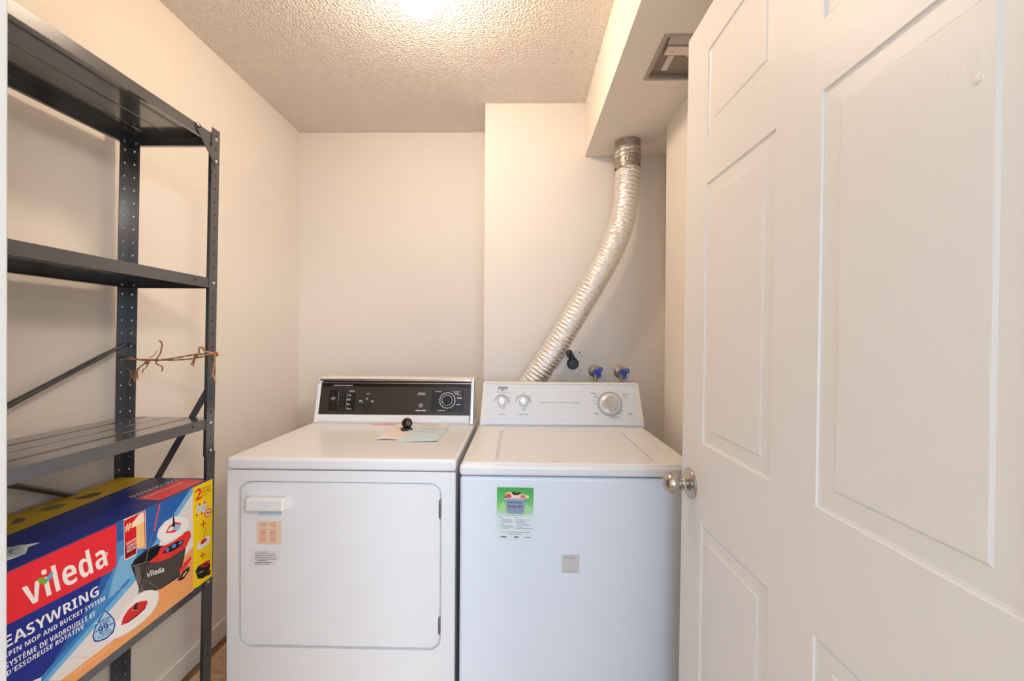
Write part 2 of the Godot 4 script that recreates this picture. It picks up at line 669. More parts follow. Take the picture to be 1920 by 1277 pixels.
func door():
	var th = deg_to_rad(0.79)
	var lean = 0.0074
	var ax = Vector3(sin(th), 0, cos(th))
	var up = Vector3(lean, 1, 0).normalized()
	var xf = frame(Vector3(0.4135, 0.008, -1.1), ax, up)
	var d := Node3D.new()
	d.name = "door_1"
	add_child(d)
	d.transform = xf
	d.set_meta("kind", "structure")
	d.set_meta("label", "white six-panel moulded door standing open on the right")
	var W = 0.828
	var H = 2.025
	var T = 0.035
	# core edges and back
	var s = ST()
	bx(s, Vector3(0, 0, -T), Vector3(W, H, -0.009))
	obj("core", s, M.door_vertical, d, xf)
	var cols = [[0.113, 0.372], [0.48, 0.737]]
	var rows = [[0.20, 0.842], [1.025, 1.622], [1.724, 1.928]]
	s = ST()
	for a in [[0, 0, 0.113, H], [0.737, 0, W, H], [0.372, rows[0][0], 0.48, rows[0][1]], [0.372, rows[1][0], 0.48, rows[1][1]], [0.372, rows[2][0], 0.48, rows[2][1]]]:
		bx(s, Vector3(a[0], a[1], -0.009), Vector3(a[2], a[3], 0))
	obj("stiles", s, M.door_vertical, d, xf)
	s = ST()
	for a in [[0.0, 0.20], [0.842, 1.025], [1.622, 1.724], [1.928, H]]:
		bx(s, Vector3(0.113, a[0], -0.009), Vector3(0.737, a[1], 0))
	obj("rails", s, M.door_horizontal, d, xf)
	var prof = [[0, 0], [0.0016, -0.0028], [0.006, -0.004], [0.032, -0.003], [0.0355, -0.001], [0.037, -0.0008]]
	for c in cols:
		for r in rows:
			s = ST()
			var cx = (c[0] + c[1]) / 2
			var cy = (r[0] + r[1]) / 2
			var w = c[1] - c[0]
			var h = r[1] - r[0]
			for k in prof.size() - 1:
				var P := []
				for q in [prof[k], prof[k + 1]]:
					var hw = w / 2 - q[0]
					var hh = h / 2 - q[0]
					P.append([Vector3(cx - hw, cy - hh, q[1]), Vector3(cx + hw, cy - hh, q[1]), Vector3(cx + hw, cy + hh, q[1]), Vector3(cx - hw, cy + hh, q[1])])
				for i in 4:
					var l = (i + 1) % 4
					quad(s, P[0][i], P[0][l], P[1][l], P[1][i], Vector3(0, 0, 1))
			var qz = prof[-1]
			var hw2 = w / 2 - qz[0]
			var hh2 = h / 2 - qz[0]
			quad(s, Vector3(cx - hw2, cy - hh2, qz[1]), Vector3(cx + hw2, cy - hh2, qz[1]), Vector3(cx + hw2, cy + hh2, qz[1]), Vector3(cx - hw2, cy + hh2, qz[1]), Vector3(0, 0, 1))
			obj("panel", s, M.door_vertical, d, xf)
	# knob
	var kx = Transform3D(Basis(), Vector3(0.052, 0.914, 0))
	s = ST()
	lathe(s, [Vector2(0.0365, 0), Vector2(0.0365, 0.003), Vector2(0.035, 0.005), Vector2(0.033, 0.0055), Vector2(0.026, 0.009), Vector2(0.0165, 0.016), Vector2(0.0135, 0.019)], kx, 40)
	var kn = obj("rosette", s, M.nickel, d, xf)
	s = ST()
	var prf := [Vector2(0.0125, 0.017), Vector2(0.0125, 0.0235)]
	for i in 19:
		var a = PI * (0.13 + 0.87 * i / 18.0)
		prf.append(Vector2(sin(a) * 0.0248, 0.0445 - cos(a) * 0.0232))
	lathe(s, prf, kx, 40, true)
	obj("knob", s, M.nickel, d, xf)
	s = ST()
	var ringp := []
	for i in 25:
		var a = TAU * i / 24.0
		ringp.append(kx * Vector3(cos(a) * 0.0155, sin(a) * (0.0155 if sin(a) > -0.5 else 0.018), 0.0185 + 0.001 * sin(a * 2)))
	tube(s, ringp, 0.0012, 6, false)
	obj("rubber_band", s, M.rubber, d, xf)
	s = ST()
	prf = []
	for i in 9:
		var a = PI / 2 * i / 8.0
		prf.append(Vector2(cos(a) * 0.0055, sin(a) * 0.0015))
	lathe(s, prf, Transform3D(Basis(), Vector3(0.686, 1.514, -0.001)), 20, true)
	obj("paint_blister", s, M.door_vertical, d, xf)
	# latch plate on the edge
	s = ST()
	plate(s, 0, 0.914, 0.024, 0.056, 0.003, 0, 0.0008, 0.0003, frame(Vector3(0, 0, -T / 2), Vector3(0, 0, 1), Vector3.UP))
	obj("latch_plate", s, M.nickel, d, xf)

# ------------------------------------------------------------- shelving
const SK := 0.0155
func sxf(y):
	return -0.9355 + SK * (y - 1.158)

func post_mesh(h, y0, fz, fx, off):
	# L-shaped upright with rows of holes; fz and fx say which way the flanges point
	var s = ST()
	var fw = 0.033
	var t = 0.0016
	var pit = 0.04
	var n = int(round(h / pit))
	for fl in 2:
		for c in n:
			var yc = y0 + (c + 0.5) * pit
			var oct := []
			var sq := []
			for i in 8:
				var a = PI / 4 * i
				oct.append(Vector2(fw / 2 + cos(a) * 0.0031, yc + sin(a) * 0.0031))
				sq.append([Vector2(fw, yc), Vector2(fw, yc + pit / 2), Vector2(fw / 2, yc + pit / 2), Vector2(0, yc + pit / 2), Vector2(0, yc), Vector2(0, yc - pit / 2), Vector2(fw / 2, yc - pit / 2), Vector2(fw, yc - pit / 2)][i])
			for side in 2:
				for i in 8:
					var l = (i + 1) % 8
					var P := []
					for q in [oct[i], oct[l], sq[l], sq[i]]:
						P.append(flp(q, fl, side * t, fz, fx, off))
					var no = Vector3(1, 0, 0) * (-fx) if fl == 0 else Vector3(0, 0, 1) * (-fz)
					quad(s, P[0], P[1], P[2], P[3], no if side == 0 else -no)
			for i in 8:
				var l = (i + 1) % 8
				quad(s, flp(oct[i], fl, 0, fz, fx, off), flp(oct[l], fl, 0, fz, fx, off), flp(oct[l], fl, t, fz, fx, off), flp(oct[i], fl, t, fz, fx, off), Vector3(0.3, 1, 0.3))
		var ya = y0
		var yb = y0 + n * pit
		# edges of the sheet
		quad(s, flp(Vector2(fw, ya), fl, 0, fz, fx, off), flp(Vector2(fw, yb), fl, 0, fz, fx, off), flp(Vector2(fw, yb), fl, t, fz, fx, off), flp(Vector2(fw, ya), fl, t, fz, fx, off), Vector3(0, 0, fz) if fl == 0 else Vector3(fx, 0, 0))
		quad(s, flp(Vector2(0, yb), fl, 0, fz, fx, off), flp(Vector2(fw, yb), fl, 0, fz, fx, off), flp(Vector2(fw, yb), fl, t, fz, fx, off), flp(Vector2(0, yb), fl, t, fz, fx, off), Vector3.UP)
	return s

func flp(q, fl, d, fz, fx, off):
	# flange 0 lies in the plane of the long side, flange 1 across the end
	if fl == 0:
		return Vector3(fx * (d - off), q.y, fz * (q.x - off))
	return Vector3(fx * (q.x - off), q.y, fz * (d - off))

func bolt(parent, p, ax, r = 0.0052):
	var s = ST()
	var z = ax.normalized()
	var x = (Vector3.UP if abs(z.y) < 0.9 else Vector3.RIGHT).cross(z).normalized()
	lathe(s, [Vector2(r, 0), Vector2(r * 0.95, r * 0.3), Vector2(r * 0.7, r * 0.55), Vector2(r * 0.35, r * 0.68), Vector2(0.00001, r * 0.7)], Transform3D(Basis(x, z.cross(x), z), p), 14, true)
	obj("bolt", s, M.zinc, parent)

func shelving():
	var zf = -1.30
	var zn = -0.40
	var wd = 0.281
	var t = thing("shelving_unit", "tall dark grey steel shelving unit with perforated posts by the left wall", "shelf", Vector3(-1.09, 0, -0.85))
	var tilt = Basis(Vector3.BACK, -atan(SK))
	for a in [[zf, 1, 0], [zf, 1, 1], [zn, -1, 0], [zn, -1, 1]]:
		var fx = -1 if a[2] == 0 else 1
		for lo in 2:
			var y0 = 0.0 if lo else 0.90
			var h = 0.94 if lo else 1.0
			var m = post_mesh(h, y0, a[1], fx, 0.0018 if lo else 0.0)
			var bx0 = sxf(0) - (0.0 if a[2] == 0 else wd)
			obj("lower_post" if lo else "post", m, M.shelf_steel, t, Transform3D(tilt, Vector3(bx0, 0.001, a[0])))
	for y in [1.884, 1.4487, 1.0235, 0.5375, 0.09]:
		var xb = sxf(y) - 0.0026
		var xa = xb - wd + 0.0052
		var w = xb - xa
		var s = ST()
		# pressed pan: lips, returns and three ribs along the length
		var pr := [Vector2(xb - 0.010, y - 0.0285), Vector2(xb, y - 0.0295), Vector2(xb, y - 0.001), Vector2(xb - 0.001, y)]
		for k in [0.25, 0.5, 0.75]:
			var gx = xb - w * k
			pr.append_array([Vector2(gx + 0.005, y), Vector2(gx + 0.0015, y - 0.0009), Vector2(gx - 0.0015, y - 0.0009), Vector2(gx - 0.005, y)])
		pr.append_array([Vector2(xa + 0.001, y), Vector2(xa, y - 0.001), Vector2(xa, y - 0.0295), Vector2(xa + 0.010, y - 0.0285)])
		var z0 = zf + 0.0022
		var z1 = zn - 0.0022
		var th = 0.0012
		for k in pr.size() - 1:
			var p = pr[k]
			var q = pr[k + 1]
			var dd = (q - p).normalized()
			var n = Vector2(-dd.y, dd.x) * -1.0
			var mid = (p + q) / 2 - Vector2((xa + xb) / 2, y - 0.012)
			if n.dot(mid) < 0:
				n = -n
			var nn = Vector3(n.x, n.y, 0)
			quad(s, Vector3(p.x, p.y, z0), Vector3(q.x, q.y, z0), Vector3(q.x, q.y, z1), Vector3(p.x, p.y, z1), nn)
			var p2 = p - n * th
			var q2 = q - n * th
			quad(s, Vector3(p2.x, p2.y, z0), Vector3(q2.x, q2.y, z0), Vector3(q2.x, q2.y, z1), Vector3(p2.x, p2.y, z1), -nn)
		for zz in [z0, z1 - th]:
			bx(s, Vector3(xa, y - 0.0295, zz), Vector3(xb, y - 0.0005, zz + th))
		for zz in [z0, z1 - 0.011]:
			bx(s, Vector3(xa, y - 0.0295, zz), Vector3(xb, y - 0.0285, zz + 0.011))
		var sh = obj("shelf_board", s, M.shelf_steel, t)
		# punched hole in the lip
		s = ST()
		lathe(s, [Vector2(0.00001, 0.0003), Vector2(0.0036, 0.0003), Vector2(0.0036, -0.0005)], Transform3D(Basis(Vector3(0, 0, -1), Vector3.UP, Vector3.RIGHT), Vector3(xb, y - 0.012, zf + 0.086)), 12)
		obj("punched_hole", s, M.dark_hole, sh)
		bolt(t, Vector3(sxf(y) + (0.0018 if y < 0.9 else 0.0), y - 0.014, zf + 0.0165), Vector3.RIGHT)
		for b in [[0.018, 0.0, Vector3.BACK], [0.0, 0.02, Vector3.RIGHT]]:
			bolt(t, Vector3(xa + 0.003 + b[0], y - 0.020, zf + 0.004 + b[1]), b[2])
	# gusset strip under the top board
	var s2 = ST()
	var ga = Vector2(-1.2085, 1.879)
	var gb = Vector2(-1.2905, 1.793)
	var dirg = (gb - ga).normalized()
	var ng = dirg.orthogonal() * 0.0105
	var gp := []
	for i in 9:
		var a = PI * i / 8.0
		gp.append(ga + ng.rotated(a) * 1.0)
	for i in 9:
		var a = PI + PI * i / 8.0
		gp.append(gb + ng.rotated(a))
	var gfix := []
	for p in gp:
		gfix.append(Vector2(-p.x, p.y))
	var gx0 = sxf(1.85)
	prism(s2, gfix, -0.0022, -0.0004, frame(Vector3(gx0 + 0.0022, 0, 0), Vector3(0, 0, -1), Vector3.UP))
	obj("gusset", s2, M.shelf_steel, t)
	bolt(t, Vector3(gx0 + 0.0018, ga.y, ga.x), Vector3.RIGHT, 0.006)
	bolt(t, Vector3(sxf(1.8) + 0.0018, gb.y + 0.01, zf + 0.0165), Vector3.RIGHT)
	bolt(t, Vector3(sxf(0.92) + 0.0018, 0.925, zf + 0.0165), Vector3.RIGHT)
	# braces
	s2 = ST()
	var e0 = Vector3(-0.950, 1.128, zf - 0.003)
	var e1 = Vector3(-1.222, 0.650, zf - 0.003)
	var ed = (e1 - e0).normalized()
	bx(s2, Vector3(-0.0095, 0, -0.0012), Vector3(0.0095, (e1 - e0).length(), 0.0012), frame(e0, Vector3(-ed.y, ed.x, 0), ed))
	obj("end_brace", s2, M.shelf_steel, t)
	for a in [[1.247, 0.83], [0.756, 1.235]]:
		s2 = ST()
		var p0 = Vector3(sxf(a[0]) - wd - 0.003 + 0.010, a[0], zf + 0.012)
		var p1 = Vector3(sxf(a[1]) - wd - 0.003 + 0.010, a[1], zn - 0.012)
		var path := []
		var rad := []
		for i in 13:
			var f = i / 12.0
			path.append(p0.lerp(p1, f))
			rad.append(0.0075 if i > 0 and i < 12 else 0.004)
		tube(s2, path, rad, 10)
		obj("back_brace", s2, M.shelf_steel, t)
	bolt(t, Vector3(sxf(1.24) - wd + 0.004, 1.245, zf + 0.014), Vector3.RIGHT, 0.006)

# ------------------------------------------------------------- dryer
func bars(s, list, xf, h, z):
	for b in list:
		bx(s, Vector3(b[0] - b[2] / 2.0, b[1] - h / 2.0, z) * Vector3(0.001, 0.001, 1), Vector3(b[0] + b[2] / 2.0, b[1] + h / 2.0, 0) * Vector3(0.001, 0.001, 1) + Vector3(0, 0, z + 0.0003), xf)

func dryer():
	var t = thing("clothes_dryer", "white clothes dryer with dark control panel, standing left of the washer", "dryer", Vector3(-0.5255, 0, -1.59))
	var x0 = -0.868
	var x1 = -0.183
	var s = ST()
	rb(s, Vector3(x0 + 0.0015, 0.02, -1.93), Vector3(x1 - 0.0015, 0.8765, -1.262), 0.004, 2)
	for fx in [x0 + 0.06, x1 - 0.06]:
		for fz in [-1.32, -1.86]:
			bx(s, Vector3(fx - 0.02, 0, fz - 0.02), Vector3(fx + 0.02, 0.02, fz + 0.02))
	obj("cabinet", s, M.enamel, t)
	s = ST()
	var F = Transform3D(Basis(), Vector3(0, 0, -1.252))
	ringplate(s, [-0.5255, 0.448, 0.682, 0.856, 0.006], [-0.528, 0.597, 0.6050, 0.4955, 0.037], -0.012, 0.0, 0.003, F, 10)
	obj("front_panel", s, M.enamel, t)
	s = ST()
	rb(s, Vector3(x0, 0.8785, -1.93), Vector3(x1, 0.914, -1.249), 0.010, 4)
	obj("top", s, M.enamel, t)
	s = ST()
	plate(s, -0.528, 0.597, 0.5965, 0.486, 0.0325, -0.011, 0.0, 0.004, F, 10)
	var dr = obj("door", s, M.enamel, t)
	s = ST()
	rb(s, Vector3(-0.794, 0.764, -1.2525), Vector3(-0.682, 0.8005, -1.224), 0.005, 3)
	obj("handle", s, M.plastic_white, dr)
	s = ST()
	ringplate(s, [-0.738, 0.7515, 0.086, 0.027, 0.004], [-0.736, 0.753, 0.072, 0.021, 0.003], 0.0, 0.0022, 0.001, F)
	obj("finger_cup", s, M.plastic_white, dr)
	s = ST()
	plate(s, -0.736, 0.753, 0.072, 0.021, 0.003, 0.0, 0.0006, 0.0, F)
	obj("cup_floor", s, mat("cup_grey", Color(0.80, 0.83, 0.84), 0.4), dr)
	for y in [[0.74, 0.795], [0.3985, 0.4487]]:
		s = ST()
		tube(s, [Vector3(-0.2292, y[0], -1.2515), Vector3(-0.2292, y[1], -1.2515)], 0.0028, 8)
		bx(s, Vector3(-0.2335, y[0] + 0.004, -1.2535), Vector3(-0.2265, y[1] - 0.004, -1.2513))
		for k in 3:
			bx(s, Vector3(-0.2325, y[0] + 0.012 + k * 0.013, -1.2515), Vector3(-0.226, y[0] + 0.0135 + k * 0.013, -1.2485))
		obj("hinge", s, M.hinge_steel, t)
	# stickers
	var c = Canvas.new(74, 70, 8, "ecd0b4")
	for i in 2:
		for k in 13:
			var wdt = 22.0 - 5.0 * fmod(k * 0.37 + i * 0.21, 1.0)
			if k in [2, 3, 4]:
				c.rect("e2775f", 14 + i * 30, 7 + k * 4.4, 14, 1.2)
			else:
				c.rect("dd5f48", 8 + i * 30, 7 + k * 4.4, wdt, 1.4)
	s = ST()
	plate(s, -0.7378, 0.6911, 0.0737, 0.0702, 0.001, 0, 0.0004, 0, F)
	obj("warning_sticker", s, printed("sticker_orange", c.tex()), dr)
	c = Canvas.new(90, 46, 8, "e6dfdf")
	for k in 8:
		c.rect("55505a", 12 + (6 if k in [0, 5] else 0), 5 + k * 5.0, [34, 62, 64, 62, 66, 34, 54, 44][k], 1.5)
	s = ST()
	var pp = [Vector2(-0.0445, 0.0235), Vector2(0.041, 0.0235), Vector2(0.0455, 0.012), Vector2(0.036, -0.012), Vector2(0.022, -0.0225), Vector2(-0.0445, -0.0235)]
	var tri_i = Geometry2D.triangulate_polygon(PackedVector2Array(pp))
	for k in tri_i.size():
		# wound so that the print faces the room
		var q = tri_i[k - k % 3 + [0, 2, 1][k % 3]]
		if (pp[tri_i[k - k % 3 + 1]] - pp[tri_i[k - k % 3]]).cross(pp[tri_i[k - k % 3 + 2]] - pp[tri_i[k - k % 3]]) < 0:
			q = tri_i[k]
		vtx(s, F * Vector3(-0.7472 + pp[q].x, 0.6157 + pp[q].y, 0.0005), Vector3.BACK, Vector2(pp[q].x / 0.09 + 0.5, 0.5 - pp[q].y / 0.047))
	for k in pp.size():
		var a = pp[k]
		var b = pp[(k + 1) % pp.size()]
		quad(s, F * Vector3(-0.7472 + a.x, 0.6157 + a.y, 0.0), F * Vector3(-0.7472 + b.x, 0.6157 + b.y, 0.0), F * Vector3(-0.7472 + b.x, 0.6157 + b.y, 0.0005), F * Vector3(-0.7472 + a.x, 0.6157 + a.y, 0.0005), Vector3(a.y - b.y, b.x - a.x, 0) * -1.0)
	obj("notice_sticker", s, printed("sticker_white", c.tex()), dr)
	# console
	var K = frame(Vector3(-0.525, 0.914, -1.77), Vector3.RIGHT, Vector3(0, 0.185, -0.047))
	s = ST()
	prism(s, [Vector2(1.771, 0.9145), Vector2(1.930, 0.9145), Vector2(1.930, 1.098), Vector2(1.84, 1.1), Vector2(1.8175, 1.096)], -0.856, -0.190, frame(Vector3.ZERO, Vector3(0, 0, -1), Vector3.UP))
	var con = obj("console", s, M.enamel, t)
	s = ST()
	plate(s, 0.001, 0.0205, 0.636, 0.030, 0.002, -0.003, 0.006, 0.002, K)
	plate(s, -0.3235, 0.018, 0.018, 0.032, 0.002, -0.003, 0.009, 0.002, K)
	obj("lower_strip", s, M.enamel, con)
	s = ST()
	plate(s, 0.002, 0.102, 0.636, 0.131, 0.001, -0.003, 0.003, 0.0005, K)
	obj("control_panel", s, M.console_black, con)
	s = ST()
	plate(s, 0.004, 0.1605, 0.630, 0.013, 0.0005, 0.002, 0.0036, 0.0004, K)
	plate(s, 0.004, 0.1745, 0.632, 0.006, 0.0005, -0.002, 0.003, 0.0004, K)
	obj("black_band", s, M.black_plastic, con)
	s = ST()
	rb(s, Vector3(-0.319, 0.1675, 0.0), Vector3(0.322, 0.1705, 0.0055), 0.001, 1, K)
	rb(s, Vector3(-0.332, 0.1775, -0.01), Vector3(0.338, 0.1875, 0.007), 0.003, 2, K)
	obj("chrome_trim", s, M.chrome, con)
	s = ST()
	rb(s, Vector3(-0.332, 0.0, -0.012), Vector3(-0.3265, 0.189, 0.009), 0.002, 2, K)
	obj("end_trim", s, M.chrome, con)
	s = ST()
	rb(s, Vector3(0.3215, -0.002, -0.012), Vector3(0.338, 0.192, 0.012), 0.004, 3, K)
	obj("end_trim", s, M.chrome, con)
	s = ST()
	plate(s, -0.2215, 0.095, 0.112, 0.088, 0.003, 0.002, 0.0036, 0.0004, K)
	obj("inset_plate", s, M.black_satin, con)
	s = ST()
	plate(s, 0.2253, 0.096, 0.134, 0.088, 0.003, 0.002, 0.0036, 0.0004, K)
	obj("inset_plate", s, M.black_satin, con)
	for y in [132.5, 116.0, 97.8, 78.8, 59.9]:
		s = ST()
		plate(s, -0.2235, y * 0.001, 0.025, 0.0145, 0.0015, 0.003, 0.009, 0.001, K)
		obj("push_button", s, M.button_grey, con)
	s = ST()
	bars(s, [[-238, 103, 1.2]], K, 60, 0.0037)
	bars(s, [[-202, 96, 0.8]], K, 80, 0.0037)
	bars(s, [[-183, 136, 22], [-181, 131, 26], [-191, 118, 11], [-190, 114, 12], [-192, 100, 14], [-192, 96, 14], [-193, 81, 10], [-193, 77, 11], [-193, 62, 10], [-187, 58, 22], [-259, 108, 9], [-260, 103, 24], [-260, 97, 13]], K, 2.0, 0.0038)
	bars(s, [[-113, 123, 18], [-116, 104, 9], [-116, 100, 7], [-142, 94, 12], [-144, 90, 11], [-92, 93, 11], [-92, 89, 10], [115, 128, 28], [115, 122, 36], [-222, 158, 82]], K, 2.4, 0.0039)
	bars(s, [[186, 135, 28], [262, 135, 36], [262, 129, 22], [270, 122, 24], [276, 111, 22], [276, 106, 20], [272, 81, 18], [200, 56, 32]], K, 2.2, 0.0039)
	stuff(obj("lettering", s, M.white_print, con))
	s = ST()
	mat("red_line", Color(0.42, 0.22, 0.17), 0.4)
	for b in [[20, 76.5, 170], [146, 76.5, 26]]:
		s = ST()
		bars(s, [b], K, 0.8, 0.0034)
		obj("red_line", s, M.red_line, con)
	# selector knob
	s = ST()
	var kk = K * Transform3D(Basis(), Vector3(-0.1152, 0.0735, 0.003))
	lathe(s, [Vector2(0.0155, 0), Vector2(0.0155, 0.006), Vector2(0.0145, 0.008), Vector2(0.00001, 0.008)], kk, 28)
	rb(s, Vector3(-0.004, -0.016, 0.007), Vector3(0.004, 0.016, 0.018), 0.002, 2, kk * Transform3D(Basis(Vector3.BACK, deg_to_rad(38)), Vector3.ZERO))
	obj("selector_knob", s, M.button_grey, con)
	s = ST()
	lathe(s, [Vector2(0.0022, 0), Vector2(0.0018, 0.0008), Vector2(0.00001, 0.001)], K * Transform3D(Basis(), Vector3(-0.1339, 0.0872, 0.003)), 10)
	obj("marker_dot", s, M.white_print, con)
	# timer dial
	var kd = K * Transform3D(Basis(), Vector3(0.2249, 0.0982, 0.0036))
	s = ST()
	lathe(s, [Vector2(0.0305, 0), Vector2(0.0305, 0.0006), Vector2(0.0332, 0.0006), Vector2(0.0332, 0)], kd, 48)
	for k in 17:
		var a = deg_to_rad(115 + k * 20.0)
		bx(s, Vector3(0.0345, -0.0007, 0), Vector3(0.0375, 0.0007, 0.0004), kd * Transform3D(Basis(Vector3.BACK, a), Vector3.ZERO))
	obj("dial_ring", s, M.white_print, con)
	s = ST()
	lathe(s, [Vector2(0.0285, 0), Vector2(0.0285, 0.004), Vector2(0.027, 0.006), Vector2(0.0185, 0.006), Vector2(0.0175, 0.016), Vector2(0.016, 0.0175), Vector2(0.00001, 0.0175)], kd, 40)
	rb(s, Vector3(-0.015, -0.004, 0.016), Vector3(0.015, 0.004, 0.024), 0.002, 2, kd * Transform3D(Basis(Vector3.BACK, deg_to_rad(20)), Vector3.ZERO))
	var dl = obj("timer_dial", s, M.black_plastic, con)
	s = ST()
	lathe(s, [Vector2(0.0205, 0.006), Vector2(0.0205, 0.0066), Vector2(0.0225, 0.0066), Vector2(0.0225, 0.006)], kd, 40)
	bx(s, Vector3(-0.023, -0.0025, 0.0062), Vector3(-0.0165, 0.0025, 0.0075), kd * Transform3D(Basis(Vector3.BACK, deg_to_rad(22)), Vector3.ZERO))
	obj("pointer_ring", s, M.white_print, dl)
	# round emblem and the model name under it
	s = ST()
	var kg = K * Transform3D(Basis(), Vector3(0.114, 0.076, 0.003))
	lathe(s, [Vector2(0.0075, 0.0008), Vector2(0.009, 0.0008)], kg, 28)
	lathe(s, [Vector2(0.00001, 0.0004), Vector2(0.0105, 0.0004), Vector2(0.0105, 0)], kg, 28)
	var em = obj("emblem_disc", s, M.black_plastic, con)
	s = ST()
	lathe(s, [Vector2(0.0072, 0.0009), Vector2(0.0072, 0.0013), Vector2(0.0088, 0.0013), Vector2(0.0088, 0.0009)], kg, 28)
	for a in [0.78, -0.78]:
		bx(s, Vector3(-0.005, -0.0012, 0.0006), Vector3(0.005, 0.0012, 0.0012), kg * Transform3D(Basis(Vector3.BACK, a), Vector3.ZERO))
	obj("emblem", s, M.white_print, em)
	s = ST()
	bars(s, [[104, 55, 21], [127, 55, 18]], K, 4.2, 0.0036)
	stuff(obj("model_name", s, M.white_print, con))

# ------------------------------------------------------------- washer
func knob_small(con, K, x, y):
	var k = K * Transform3D(Basis(), Vector3(x, y, 0.0035))
	var s = ST()
	lathe(s, [Vector2(0.0205, 0), Vector2(0.0205, 0.003), Vector2(0.0185, 0.006), Vector2(0.0165, 0.006)], k, 32)
	var kn = obj("knob", s, M.plastic_white, con)
	s = ST()
	lathe(s, [Vector2(0.0165, 0.004), Vector2(0.0158, 0.014), Vector2(0.0135, 0.0175), Vector2(0.0125, 0.0178), Vector2(0.0118, 0.0172), Vector2(0.00001, 0.0168)], k, 36)
	obj("knob_cap", s, M.silver_knob, kn)
	# printed sweep round the knob, wider towards the right
	s = ST()
	var pts := []
	for i in 21:
		var a = PI * (1.0 - i / 20.0)
		pts.append(Vector2(x + cos(a) * 0.0335, y - 0.003 + sin(a) * 0.0335))
	for i in 21:
		var a = PI * i / 20.0
		var r = 0.0335 - 0.003 - 0.008 * (1.0 - i / 20.0)
		pts.append(Vector2(x + cos(a) * r, y - 0.003 + sin(a) * r))
	prism(s, pts, 0.002, 0.0039, K)
	obj("printed_sweep", s, M.grey_print, con)

